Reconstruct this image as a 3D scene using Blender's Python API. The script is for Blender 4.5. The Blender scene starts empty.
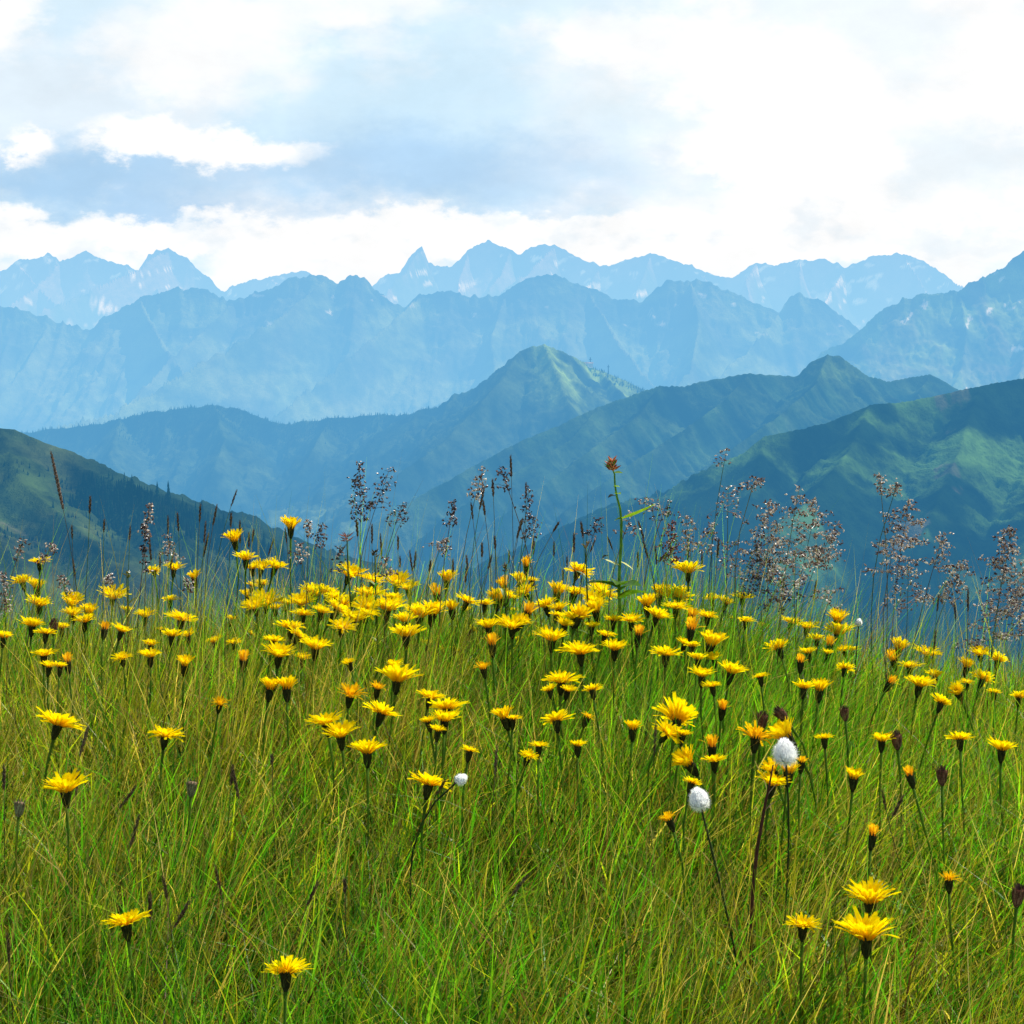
import bpy, math, random
import numpy as np
from mathutils import Vector, Matrix

random.seed(7); rng = np.random.default_rng(11)
R = math.radians
scn = bpy.context.scene
COL = scn.collection
F = 1900.0
PITCH = math.atan(197.0 / F)
CAMZ = 1.0
cp, sp_ = math.cos(PITCH), math.sin(PITCH)

# ---------------------------------------------------------------- helpers
def at(px, py, Y):
    a = (px - 512) / F; b = -(py - 512) / F
    d = (a, cp + b * sp_, -sp_ + b * cp)
    k = Y / d[1]
    return (d[0] * k, Y, CAMZ + d[2] * k)

def tag(o, label=None, cat=None, group=None, kind=None):
    if label: o['label'] = label
    if cat: o['category'] = cat
    if group: o['group'] = group
    if kind: o['kind'] = kind
    return o

def empty(name, loc):
    o = bpy.data.objects.new(name, None); COL.objects.link(o)
    o.location = loc; o.empty_display_size = 0.02
    return o

def mesh_np(name, V, Fq, cols=None, smooth=True):
    V = np.asarray(V, dtype=np.float32); Fq = np.asarray(Fq, dtype=np.int32)
    me = bpy.data.meshes.new(name)
    n, k = Fq.shape
    me.vertices.add(len(V)); me.vertices.foreach_set('co', V.ravel())
    me.loops.add(n * k); me.loops.foreach_set('vertex_index', Fq.ravel())
    me.polygons.add(n)
    me.polygons.foreach_set('loop_start', np.arange(0, n * k, k, dtype=np.int32))
    me.polygons.foreach_set('loop_total', np.full(n, k, dtype=np.int32))
    if smooth: me.polygons.foreach_set('use_smooth', np.ones(n, dtype=bool))
    if cols is not None:
        ca = me.color_attributes.new('tint', 'FLOAT_COLOR', 'POINT')
        c4 = np.ones((len(V), 4), dtype=np.float32); c4[:, :3] = cols
        ca.data.foreach_set('color', c4.ravel())
    me.update(calc_edges=True)
    return me

class MB:
    def __init__(s): s.v = []; s.f = []; s.c = []
    def add(s, vs, fs, col):
        n = len(s.v)
        s.v += [tuple(p) for p in vs]
        s.f += [tuple(i + n for i in f) for f in fs]
        if isinstance(col, tuple): s.c += [col] * len(vs)
        else: s.c += col
    def tube(s, pts, rad, col, sides=6, cap=True):
        pts = [Vector(p) for p in pts]; vs = []; cs = []
        for i, p in enumerate(pts):
            t = (pts[min(i + 1, len(pts) - 1)] - pts[max(i - 1, 0)])
            if t.length < 1e-9: t = Vector((0, 0, 1))
            t.normalize()
            ref = Vector((0, 1, 0)) if abs(t.y) < .85 else Vector((1, 0, 0))
            u = t.cross(ref).normalized(); w = t.cross(u)
            r = rad[i] if hasattr(rad, '__len__') else rad
            for k in range(sides):
                a = 2 * math.pi * k / sides
                vs.append(p + u * (r * math.cos(a)) + w * (r * math.sin(a)))
                cs.append(col[i] if isinstance(col, list) else col)
        fs = []
        for i in range(len(pts) - 1):
            for k in range(sides):
                a = i * sides + k; b = i * sides + (k + 1) % sides
                fs.append((a, b, b + sides, a + sides))
        if cap:
            fs.append(tuple(range(sides))[::-1]); m = (len(pts) - 1) * sides
            fs.append(tuple(range(m, m + sides)))
        s.add(vs, fs, cs)
    def strip(s, pts, wid, side, col):
        vs = []; cs = []
        for i, p in enumerate(pts):
            p = Vector(p); sd = side[i] if isinstance(side, list) else side
            vs += [p - sd * wid[i], p + sd * wid[i]]
            c = col[i] if isinstance(col, list) else col
            cs += [c, c]
        s.add(vs, [(2 * i, 2 * i + 1, 2 * i + 3, 2 * i + 2) for i in range(len(pts) - 1)], cs)
    def seed(s, p, d, L, r, col):
        """a small pointed spikelet"""
        p = Vector(p); d = Vector(d).normalized()
        ref = Vector((0, 0, 1)) if abs(d.z) < .8 else Vector((1, 0, 0))
        u = d.cross(ref).normalized(); w = d.cross(u)
        vs = [p]
        for k in range(4):
            a = k * math.pi / 2
            vs.append(p + d * L * .4 + u * r * math.cos(a) + w * r * math.sin(a))
        vs.append(p + d * L)
        fs = [(0, 1, 2), (0, 2, 3), (0, 3, 4), (0, 4, 1), (5, 2, 1), (5, 3, 2), (5, 4, 3), (5, 1, 4)]
        s.add(vs, fs, col)
    def mesh(s, name, m, smooth=True):
        me = bpy.data.meshes.new(name); me.from_pydata(s.v, [], s.f)
        ca = me.color_attributes.new('tint', 'FLOAT_COLOR', 'POINT')
        c4 = np.ones((len(s.v), 4), dtype=np.float32); c4[:, :3] = s.c
        ca.data.foreach_set('color', c4.ravel())
        if smooth: me.polygons.foreach_set('use_smooth', np.ones(len(me.polygons), dtype=bool))
        me.materials.append(m); me.update()
        return me
    def build(s, name, m, parent=None, smooth=True):
        return link(name, s.mesh(name, m, smooth), parent)

def link(name, me, parent=None, loc=None):
    o = bpy.data.objects.new(name, me); COL.objects.link(o)
    if parent: o.parent = parent
    if loc: o.location = loc
    return o

# ---------------------------------------------------------------- noise
def _h(ix, iy, seed):
    n = (ix.astype(np.int64) * 374761393 + iy.astype(np.int64) * 668265263 + seed * 1442695041) & 0xffffffff
    n = ((n ^ (n >> 13)) * 1274126177) & 0xffffffff
    n = (n ^ (n >> 16)) & 0xffffffff
    return n / 4294967295.0
def vnoise(x, y, seed=0):
    ix = np.floor(x); iy = np.floor(y); fx = x - ix; fy = y - iy
    fx = fx * fx * fx * (fx * (fx * 6 - 15) + 10); fy = fy * fy * fy * (fy * (fy * 6 - 15) + 10)
    a = _h(ix, iy, seed); b = _h(ix + 1, iy, seed); c = _h(ix, iy + 1, seed); d = _h(ix + 1, iy + 1, seed)
    return (a + (b - a) * fx) * (1 - fy) + (c + (d - c) * fx) * fy
def fbm(x, y, seed=0, oct=5, gain=.5):
    s = 0; a = 1; t = 0
    for i in range(oct):
        s = s + a * vnoise(x * 2 ** i + 17.3 * i, y * 2 ** i - 9.1 * i, seed + i); t += a; a *= gain
    return s / t
def ridged(x, y, seed=0, oct=5, gain=.55):
    s = 0; a = 1; t = 0
    for i in range(oct):
        s = s + a * (1 - np.abs(2 * vnoise(x * 2 ** i + 5.7 * i, y * 2 ** i + 3.3 * i, seed + i) - 1)); t += a; a *= gain
    return s / t
def sstep(a, b, x):
    t = np.clip((x - a) / (b - a), 0, 1); return t * t * (3 - 2 * t)

# ---------------------------------------------------------------- materials
class NT:
    def __init__(s, tree): s.t = tree; s.n = tree.nodes; s.l = tree.links
    def node(s, typ, **kw):
        n = s.n.new(typ)
        for k, v in kw.items(): setattr(n, k, v)
        return n
    def sock(s, inp, v):
        if v is None: return
        if hasattr(v, 'is_output') or isinstance(v, bpy.types.NodeSocket): s.l.new(v, inp)
        else: inp.default_value = v
    def math(s, op, a, b=None, c=None, clamp=False):
        n = s.node('ShaderNodeMath', operation=op, use_clamp=clamp)
        for i, v in enumerate((a, b, c)): s.sock(n.inputs[i], v) if v is not None else None
        return n.outputs[0]
    def vmath(s, op, a, b=None, c=None):
        n = s.node('ShaderNodeVectorMath', operation=op)
        for i, v in enumerate((a, b, c)): s.sock(n.inputs[i], v) if v is not None else None
        return n.outputs[0]
    def mix(s, f, a, b):
        n = s.node('ShaderNodeMix', data_type='RGBA')
        s.sock(n.inputs[0], f); s.sock(n.inputs[6], a); s.sock(n.inputs[7], b)
        return n.outputs[2]
    def mapr(s, v, a, b, c=0., d=1., smooth=True):
        n = s.node('ShaderNodeMapRange', interpolation_type='SMOOTHSTEP' if smooth else 'LINEAR')
        s.sock(n.inputs[0], v)
        for i, q in enumerate((a, b, c, d)): n.inputs[i + 1].default_value = q
        return n.outputs[0]

def mat(name):
    m = bpy.data.materials.new(name); m.use_nodes = True
    nt = NT(m.node_tree); m.node_tree.nodes.clear()
    out = nt.node('ShaderNodeOutputMaterial')
    return m, nt, out

def plant_mat(name, trans=.35, rough=.5, spec=.3, var=.25, tboost=(1.1, 1.15, .6), scale=60.):
    m, nt, out = mat(name)
    at_ = nt.node('ShaderNodeAttribute', attribute_name='tint')
    geo = nt.node('ShaderNodeNewGeometry')
    nz = nt.node('ShaderNodeTexNoise'); nz.inputs['Scale'].default_value = scale; nz.inputs['Detail'].default_value = 2
    nt.l.new(geo.outputs['Position'], nz.inputs['Vector'])
    k = nt.mapr(nz.outputs[0], .3, .7, 1 - var, 1 + var, False)
    c = nt.vmath('MULTIPLY', at_.outputs['Color'], (1, 1, 1))
    sc = nt.node('ShaderNodeVectorMath', operation='SCALE'); nt.l.new(c, sc.inputs[0]); nt.l.new(k, sc.inputs[3])
    c = sc.outputs[0]
    b = nt.node('ShaderNodeBsdfPrincipled'); nt.l.new(c, b.inputs['Base Color'])
    b.inputs['Roughness'].default_value = rough; b.inputs['Specular IOR Level'].default_value = spec
    if trans > 0:
        t = nt.node('ShaderNodeBsdfTranslucent'); nt.l.new(nt.vmath('MULTIPLY', c, tboost), t.inputs['Color'])
        mx = nt.node('ShaderNodeMixShader'); mx.inputs[0].default_value = trans
        nt.l.new(b.outputs[0], mx.inputs[1]); nt.l.new(t.outputs[0], mx.inputs[2]); nt.l.new(mx.outputs[0], out.inputs[0])
    else: nt.l.new(b.outputs[0], out.inputs[0])
    return m

M_grass = plant_mat('grass_blade', .5, .42, .4, .3, (1.5, 1.5, .5), 25)
M_petal = plant_mat('yellow_petal', .5, .7, .0, .08, (1.35, 1.35, .5), 200)
M_bract = plant_mat('dark_bract', .05, .8, .1, .4, (1, 1, 1), 700)
M_stem = plant_mat('green_stem', .45, .7, .1, .3, (1.4, 1.4, 1), 90)
M_seed = plant_mat('seed_husk', .4, .35, .5, .3, (1, 1, 1), 300)
M_fluff = plant_mat('white_fluff', .62, .9, .0, .02, (1.5, 1.5, 1.5), 50)
M_leaf = plant_mat('broad_leaf', .45, .4, .4, .3, (1.3, 1.3, .5), 120)
M_soil = plant_mat('turf_soil', 0, .9, .1, .4, (1, 1, 1), 12)

# distant land: diffuse land colour with haze painted in, emitted airlight grows with distance from the meadow
def land_mat():
    m, nt, out = mat('hazy_land')
    at_ = nt.node('ShaderNodeAttribute', attribute_name='tint')
    geo = nt.node('ShaderNodeNewGeometry')
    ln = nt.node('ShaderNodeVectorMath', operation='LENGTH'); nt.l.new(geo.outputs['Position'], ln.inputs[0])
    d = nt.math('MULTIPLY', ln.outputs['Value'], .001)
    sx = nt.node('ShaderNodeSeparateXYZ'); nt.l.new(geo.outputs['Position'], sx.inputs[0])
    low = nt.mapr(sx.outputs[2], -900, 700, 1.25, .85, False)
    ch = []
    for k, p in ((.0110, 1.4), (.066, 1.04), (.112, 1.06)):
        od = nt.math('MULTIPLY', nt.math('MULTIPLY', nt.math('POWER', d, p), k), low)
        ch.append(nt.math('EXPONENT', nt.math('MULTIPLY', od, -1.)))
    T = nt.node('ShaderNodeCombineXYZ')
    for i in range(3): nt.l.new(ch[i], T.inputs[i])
    v1 = nt.node('ShaderNodeVectorMath', operation='MULTIPLY'); nt.l.new(geo.outputs['Position'], v1.inputs[0]); v1.inputs[1].default_value = (1, .45, 1)
    nz = nt.node('ShaderNodeTexNoise'); nz.inputs['Scale'].default_value = .012; nz.inputs['Detail'].default_value = 9; nz.inputs['Roughness'].default_value = .68
    nt.l.new(v1.outputs[0], nz.inputs['Vector'])
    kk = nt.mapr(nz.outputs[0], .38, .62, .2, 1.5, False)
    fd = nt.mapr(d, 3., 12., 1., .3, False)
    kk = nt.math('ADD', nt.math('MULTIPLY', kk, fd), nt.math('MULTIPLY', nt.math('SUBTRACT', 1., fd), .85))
    sc_ = nt.node('ShaderNodeVectorMath', operation='SCALE'); nt.l.new(at_.outputs['Color'], sc_.inputs[0]); nt.l.new(kk, sc_.inputs[3])
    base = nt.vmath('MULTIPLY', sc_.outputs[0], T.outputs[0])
    df = nt.node('ShaderNodeBsdfDiffuse'); nt.l.new(base, df.inputs['Color'])
    bp = nt.node('ShaderNodeBump'); bp.inputs['Strength'].default_value = .85; bp.inputs['Distance'].default_value = 22; nt.l.new(nz.outputs[0], bp.inputs['Height']); nt.l.new(bp.outputs[0], df.inputs['Normal'])
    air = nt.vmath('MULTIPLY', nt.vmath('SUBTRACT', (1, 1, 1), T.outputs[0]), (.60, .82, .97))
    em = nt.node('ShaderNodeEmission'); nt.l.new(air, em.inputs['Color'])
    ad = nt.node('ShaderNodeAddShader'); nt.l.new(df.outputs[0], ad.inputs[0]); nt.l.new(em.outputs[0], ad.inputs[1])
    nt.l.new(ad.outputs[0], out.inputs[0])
    return m
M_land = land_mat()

# ---------------------------------------------------------------- ground
CY = np.array([-4000, -200, -30, -2, 0, 1, 1.75, 2.1, 2.5, 2.9, 3.4, 3.8, 4.4, 5.5, 8, 15, 40, 120, 500, 1200, 2500, 6000, 40000.])
CZ = np.array([-900, -60, -4, -.80, -.70, -.63, -.575, -.50, -.462, -.455, -.488, -.56, -.73, -1.15, -2.4, -7, -28, -95, -330, -600, -800, -1000, -1200.])
def canopy(x, y):
    """height of the flower heads, relative to the camera"""
    x = np.asarray(x, float); y = np.asarray(y, float)
    w = .12 + np.abs(y) * .02
    z = sum(np.interp(y + k * w, CY, CZ) for k in (-1, -.5, 0, .5, 1)) / 5
    z = z - .115 * sstep(.22, .75, x) * sstep(2.0, 3.0, y) - .25 * np.clip(np.abs(x) - .9, 0, 40) ** 1.2 * .5
    z = z - .02 * sstep(-.2, -.7, x) * sstep(2.4, 3.2, y)
    return z
def ground(x, y):
    near = sstep(60, 8, np.hypot(x, y))
    return CAMZ + canopy(x, y) - .29 + near * .03 * (fbm(np.asarray(x) * 2.2, np.asarray(y) * 2.2, 5, 3) - .5)

def grid_obj(name, X, Y, Z, cols, m):
    ny, nx = X.shape
    V = np.stack([X, Y, Z], -1).reshape(-1, 3)
    i = np.arange(ny * nx).reshape(ny, nx)
    Fq = np.stack([i[:-1, :-1], i[:-1, 1:], i[1:, 1:], i[1:, :-1]], -1).reshape(-1, 4)
    me = mesh_np(name, V, Fq, cols.reshape(-1, 3)); me.materials.append(m)
    return link(name, me)

s_ = np.linspace(-1, 1, 241); xs = np.sinh(s_ * 10.2) / np.sinh(10.2) * 30000
s_ = np.linspace(-1, 1, 301); ys = np.sinh(s_ * 10.0) / np.sinh(10.0) * 34000 + 2.5
X, Y = np.meshgrid(xs, ys)
Z = ground(X, Y); Z = np.maximum(Z, -1200 + CAMZ)
g = np.clip(fbm(X * 3, Y * 3, 3, 3)[..., None], 0, 1)
near = sstep(400, 40, np.hypot(X, Y))[..., None]
cols = near * (np.array([.035, .045, .012]) * (1 - g) + np.array([.06, .06, .02]) * g) + (1 - near) * np.array([.05, .09, .03])
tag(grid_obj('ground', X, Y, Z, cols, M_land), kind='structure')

# ---------------------------------------------------------------- mountains
def resample(pts, step):
    out = []
    for (a, b) in zip(pts[:-1], pts[1:]):
        n = max(1, int(abs(b[0] - a[0]) / step))
        for k in range(n): out.append(tuple(a[i] + (b[i] - a[i]) * k / n for i in range(3)))
    out.append(pts[-1]); return out

def terrain(name, ridges, xr, yr, nx, ny, noise_amp, noise_len, paint, seed, floor=-1400, ang=0., aniso=.35, crest_keep=.12, steep=(0., 100.), yc=None, warp=.3, jag=.35):
    xs = np.linspace(*xr, nx); t = np.linspace(0, 1, ny); ys = yr[0] + (yr[1] - yr[0]) * t
    if yc:
        u = np.linspace(-1, 1, ny); u = np.sign(u) * np.abs(u) ** 2.2; ys = np.where(u < 0, yc + u * (yc - yr[0]), yc + u * (yr[1] - yc))
        ys = np.unique(np.append(ys, yc)); ny = len(ys)
    X, Y = np.meshgrid(xs, ys)
    wx = X + (fbm(X / noise_len / 1.5, Y / noise_len / 1.5, seed + 40, 3) - .5) * noise_len * warp
    wy = Y + (fbm(X / noise_len / 1.5 + 9, Y / noise_len / 1.5, seed + 50, 3) - .5) * noise_len * warp
    Z = np.full(X.shape, -1e9); D = np.full(X.shape, 1e9)
    for pts, slope in ridges:
        for (a, b) in zip(pts[:-1], pts[1:]):
            A = np.array(a); B = np.array(b); dx, dy = B[0] - A[0], B[1] - A[1]
            L2 = dx * dx + dy * dy + 1e-6
            # exact coordinates beside the crest, warped ones farther down
            tt = np.clip(((X - A[0]) * dx + (Y - A[1]) * dy) / L2, 0, 1)
            d0 = np.hypot(X - A[0] - tt * dx, Y - A[1] - tt * dy)
            k = np.clip(d0 / (noise_len * .6), 0, 1)
            PX = X + (wx - X) * k; PY = Y + (wy - Y) * k
            tt = np.clip(((PX - A[0]) * dx + (PY - A[1]) * dy) / L2, 0, 1)
            dd = np.hypot(PX - A[0] - tt * dx, PY - A[1] - tt * dy)
            z = A[2] + (B[2] - A[2]) * tt - slope * dd * (1.12 - .28 * np.clip(dd / (noise_len * 4), 0, 1))
            z = z - steep[0] * steep[1] * (1 - np.exp(-dd / steep[1]))
            up = z > Z; Z = np.where(up, z, Z); D = np.minimum(D, dd)
    ca, sa = math.cos(ang), math.sin(ang)
    U = (X * ca + Y * sa) / noise_len; W = (-X * sa + Y * ca) / noise_len
    g = ridged(U, W * aniso, seed, 6) - .62
    f = fbm(U * 2.5, W * 2.5, seed + 20, 5) - .5
    k = crest_keep + (1 - crest_keep) * sstep(0, noise_len * 1.1, D)
    Z = Z + noise_amp * (g * 1.3 + f * .45) * k + noise_amp * .30 * (ridged(U * 4.1 + 7, W * 4.1 * max(aniso, .5), seed + 60, 5, .6) - .62) * (jag + (1 - min(jag, 1)) * sstep(0, noise_len * .5, D))
    Z = np.maximum(Z, floor)
    gy, gx = np.gradient(Z, ys, xs)
    cols = paint(X, Y, Z, np.hypot(gx, gy), g, gx)
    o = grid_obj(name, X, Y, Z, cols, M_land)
    tag(o, kind='structure')
    def hgt(x, y):
        i = np.clip((y - yr[0]) / (yr[1] - yr[0]) * (ny - 1), 0, ny - 1.001); j = np.clip((x - xr[0]) / (xr[1] - xr[0]) * (nx - 1), 0, nx - 1.001)
        i0, j0 = int(i), int(j); a, b = i - i0, j - j0
        return (Z[i0, j0] * (1 - a) + Z[i0 + 1, j0] * a) * (1 - b) + (Z[i0, j0 + 1] * (1 - a) + Z[i0 + 1, j0 + 1] * a) * b
    return hgt

def crest(pp, Y0=None):
    return [at(p[0], p[1], p[2] if len(p) > 2 else Y0) for p in pp]

def auto_spurs(pts, every, length, drop, slope, seed, side=0.):
    rr = random.Random(seed); out = []; acc = rr.uniform(0, every)
    for a, b in zip(pts[:-1], pts[1:]):
        acc += abs(b[0] - a[0])
        if acc > every:
            acc = 0; x, y, z = b; dx = rr.uniform(-.55, .55) + side
            L = length * rr.uniform(.6, 1.2); z -= drop * .02; p = [(x, y, z)]
            for k in range(4):
                dx += rr.uniform(-.25, .25); x += dx * L / 4; y -= L / 4; z -= drop * rr.uniform(.7, 1.3) / 4 * (1.5 - .25 * k)
                p.append((x, y, z))
            out.append((p, slope))
    return out

def lerp(a, b, t): return np.asarray(a) * (1 - t[..., None]) + np.asarray(b) * t[..., None]
FOREST = (.018, .035, .014); MEADOW = (.075, .12, .03); DRY = (.16, .16, .07); ROCK = (.24, .23, .21); SNOW = (.85, .87, .9)

# far jagged range
c0 = crest([(-300, 280), (-200, 262), (-100, 275), (-40, 268), (0, 272), (18, 262), (40, 258), (48, 251), (60, 262), (72, 258), (86, 250), (98, 257), (125, 264),
    (138, 268), (148, 253), (168, 245), (190, 262), (220, 288), (245, 284), (270, 275), (300, 270), (330, 282), (360, 292), (372, 286), (385, 276),
    (400, 272), (412, 256), (422, 246), (429, 262), (440, 268), (452, 265), (468, 250), (488, 241), (510, 250), (518, 255), (535, 246), (555, 244),
    (575, 254), (600, 268), (625, 262), (650, 253), (670, 260), (700, 267), (725, 280), (735, 280), (757, 261), (775, 266), (800, 261), (825, 260),
    (845, 268), (858, 261), (880, 255), (905, 253), (920, 260), (945, 275), (965, 290), (1000, 296), (1060, 280), (1150, 262), (1300, 280)], 20000)
def paint0(X, Y, Z, S, g, gx):
    n = fbm(X / 500, Y / 500, 71, 5)
    c = lerp(MEADOW, ROCK, sstep(.35, .6, n + (Z - 200) / 2500))
    c = c * .8
    px = X / Y * F + 512
    row = 315 - (Z - CAMZ) / Y * F; sn = sstep(.67, .71, fbm((X + Z) / 170, (Z - .5 * X) / 75, 77, 5) + .17 * sstep(55, 10, np.abs(px - 855)) * sstep(22, 6, np.abs(row - 290)) + .16 * sstep(22, 4, np.abs(px - 596)) * sstep(16, 4, np.abs(row - 288)) - .04 + .12 * sstep(20, 4, np.abs(px - 104)) * sstep(16, 4, np.abs(row - 306))) * sstep(-250, 150, Z) * sstep(800, 600, Z) * sstep(-.2, .3, -g + .25)
    return lerp(c, SNOW, sn)
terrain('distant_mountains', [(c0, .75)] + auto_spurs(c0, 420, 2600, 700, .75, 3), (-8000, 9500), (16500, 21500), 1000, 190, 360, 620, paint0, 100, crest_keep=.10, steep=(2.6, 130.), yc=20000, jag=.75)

# pale middle range
c1 = crest([(-300, 300), (-150, 290), (-60, 312), (0, 308), (20, 311), (50, 318), (90, 331), (112, 312), (140, 299), (165, 291), (190, 286), (210, 291), (235, 300), (265, 291),
    (290, 279), (310, 273), (325, 279), (338, 285), (350, 274), (365, 279), (380, 294), (405, 304), (420, 294), (450, 292), (480, 298), (505, 294),
    (525, 280), (545, 272), (565, 279), (590, 291), (620, 300), (642, 299), (665, 282), (690, 280), (715, 284), (740, 295), (755, 305), (780, 309),
    (800, 291), (815, 297), (835, 310), (862, 332), (920, 350), (1000, 370), (1150, 390)], 12000)
def paint1(X, Y, Z, S, g, gx):
    n = fbm((X - .8 * Z) / 330, (Y * .5 + Z * 1.3) / 260, 31, 6)
    c = lerp((.05, .08, .04), (.135, .20, .07), sstep(.34, .68, n + .09 * sstep(-100, -600, Z)))
    c = lerp(c, (.10, .11, .09), sstep(-.05, .15, g) * .3)
    sn = .5 * sstep(.79, .82, fbm((X + Z) / 110, Z / 60, 37, 4)) * sstep(-250, 50, Z)
    return lerp(c, SNOW, sn)
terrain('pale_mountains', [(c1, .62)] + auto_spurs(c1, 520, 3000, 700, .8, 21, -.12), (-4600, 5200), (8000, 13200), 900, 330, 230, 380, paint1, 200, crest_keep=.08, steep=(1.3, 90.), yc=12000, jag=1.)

c1b = crest([(800, 380), (822, 352), (840, 342), (862, 328), (880, 311), (905, 298), (935, 294), (960, 290), (985, 276), (1003, 266), (1015, 256), (1024, 252), (1060, 262), (1120, 250), (1250, 275)], 9500)
def paint1b(X, Y, Z, S, g, gx):
    n = fbm((X + .8 * Z) / 260, (Y * .5 + Z * 1.4) / 260, 131, 6)
    c = lerp((.05, .085, .035), (.16, .26, .07), sstep(.34, .62, n + .04))
    c = lerp(c, (.14, .14, .11), sstep(-.02, .15, g) * .5)
    sn = .6 * sstep(.77, .80, fbm((X - Z) / 50, (Z + X) / 130, 137, 4))
    return lerp(c, SNOW, sn)
terrain('green_mountain', [(c1b, .62)] + auto_spurs(c1b, 380, 2200, 650, .8, 8, -.3), (1200, 4400), (7000, 10200), 460, 260, 150, 270, paint1b, 300, steep=(1.1, 80.), yc=9500, jag=1.)

# middle ridges
c2 = crest([(-250, 450, 6600), (-100, 440, 6600), (30, 432, 6500), (100, 423, 6500), (150, 412, 6400), (190, 407, 6400), (215, 405, 6400), (240, 409, 6400), (280, 424, 6400),
    (330, 418, 6300), (380, 414, 6300), (430, 414, 6200), (450, 407, 6150), (475, 389, 6100), (500, 367, 6050), (520, 351, 6000), (535, 345, 6000),
    (545, 343, 6000), (570, 355, 6050), (600, 370, 6150), (635, 385, 6250), (665, 402, 6400), (720, 430, 6500), (800, 470, 6500)])
s2 = [(crest([(545, 343, 6000), (552, 362, 5800), (562, 384, 5550), (572, 410, 5250), (560, 440, 4950)]), .62),
      (crest([(520, 351, 6000), (500, 382, 5650), (470, 415, 5300), (440, 445, 5000), (390, 480, 4700)]), .55),
      (crest([(215, 405, 6400), (225, 440, 5900), (210, 480, 5500)]), .5), (crest([(330, 418, 6300), (310, 455, 5800), (280, 500, 5400)]), .5),
      (crest([(120, 420, 6400), (110, 455, 5900), (130, 490, 5500)]), .5), (crest([(420, 415, 6200), (380, 450, 5700), (340, 500, 5300)]), .5),
      (crest([(600, 370, 6150), (620, 392, 5850), (640, 410, 5600)]), .6)]
def paint2(X, Y, Z, S, g, gx):
    n = fbm(X / 260, Y / 260, 231, 6); px = X / Y * F + 512; row = 315 - (Z - CAMZ) / Y * F
    c = lerp((.013, .026, .010), (.035, .06, .02), sstep(.45, .6, n))
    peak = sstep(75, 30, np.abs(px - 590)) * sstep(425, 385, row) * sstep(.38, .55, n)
    c = lerp(c, (.17, .29, .06), peak)  # sunlit right flank of the summit painted in as a brighter green
    low = sstep(470, 540, row) * sstep(200, 330, px) * .8 * sstep(.38, .55, n)
    c = lerp(c, (.13, .2, .07), low)
    return lerp(c, (.05, .08, .03), sstep(0, .16, g) * .5)
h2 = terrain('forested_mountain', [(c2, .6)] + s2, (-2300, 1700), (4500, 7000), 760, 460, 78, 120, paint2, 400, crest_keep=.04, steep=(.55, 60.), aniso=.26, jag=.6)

c3 = crest([(1150, 405, 4700), (1020, 400, 4650), (957, 389, 4600), (945, 381, 4600), (930, 374, 4600), (910, 377, 4580), (890, 381, 4560), (868, 376, 4540), (850, 363, 4520), (838, 355, 4500), (828, 354, 4500),
    (812, 361, 4500), (797, 376, 4490), (775, 375, 4480), (750, 373, 4470), (735, 375, 4460), (700, 382, 4450), (685, 386, 4440), (660, 385, 4420), (635, 393, 4400),
    (600, 406, 4350), (560, 424, 4250), (520, 441, 4150), (480, 462, 4050), (430, 490, 3900), (380, 520, 3800), (320, 556, 3700), (240, 600, 3600)])
s3 = [(crest([(828, 354, 4500), (815, 385, 4250), (780, 415, 4000), (730, 450, 3750), (680, 490, 3500)]), .6),
      (crest([(750, 373, 4470), (725, 400, 4250), (680, 432, 4000), (620, 470, 3750), (560, 515, 3500)]), .58),
      (crest([(660, 385, 4420), (640, 415, 4200), (590, 450, 3950), (530, 495, 3700), (470, 540, 3500)]), .56),
      (crest([(930, 374, 4600), (915, 400, 4350), (870, 430, 4100), (820, 470, 3800)]), .6),
      (crest([(600, 406, 4350), (570, 440, 4150), (510, 475, 3900), (440, 520, 3650)]), .55)]
def paint3(X, Y, Z, S, g, gx):
    n = fbm((X + Y * .5) / 120, (Y - X * .4) / 260, 331, 6); px = X / Y * F + 512; row = 315 - (Z - CAMZ) / Y * F
    c = lerp((.008, .022, .009), (.034, .072, .020), sstep(.40, .62, n))
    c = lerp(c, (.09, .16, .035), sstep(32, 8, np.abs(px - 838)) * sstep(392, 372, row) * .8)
    c = lerp(c, (.05, .09, .03), sstep(-.02, .14, g) * .6)
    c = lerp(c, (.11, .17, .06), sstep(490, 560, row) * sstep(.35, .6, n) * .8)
    return c
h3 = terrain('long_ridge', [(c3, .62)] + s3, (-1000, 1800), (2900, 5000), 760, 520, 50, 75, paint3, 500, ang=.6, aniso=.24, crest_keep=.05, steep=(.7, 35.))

# near right hill
c4 = crest([(1400, 330, 3000), (1200, 350, 2950), (1090, 368, 2900), (1024, 378, 2850), (990, 384, 2830), (960, 390, 2800), (930, 396, 2800), (900, 402, 2780), (872, 404, 2760), (850, 413, 2750), (825, 423, 2730),
    (795, 430, 2700), (765, 436, 2680), (752, 446, 2660), (738, 466, 2620), (712, 487, 2580), (692, 504, 2540), (660, 528, 2480), (600, 558, 2400), (540, 580, 2350), (470, 602, 2300), (400, 640, 2300)])
s4 = [(crest([(870, 404, 2760), (850, 450, 2550), (800, 510, 2300), (740, 570, 2100)]), .55), (crest([(980, 386, 2820), (960, 450, 2550), (930, 520, 2250), (900, 600, 2000)]), .5),
      (crest([(765, 436, 2680), (755, 480, 2500), (730, 540, 2300)]), .6), (crest([(1100, 366, 2900), (1080, 430, 2600), (1040, 510, 2250), (1010, 600, 2000)]), .5)]
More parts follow.
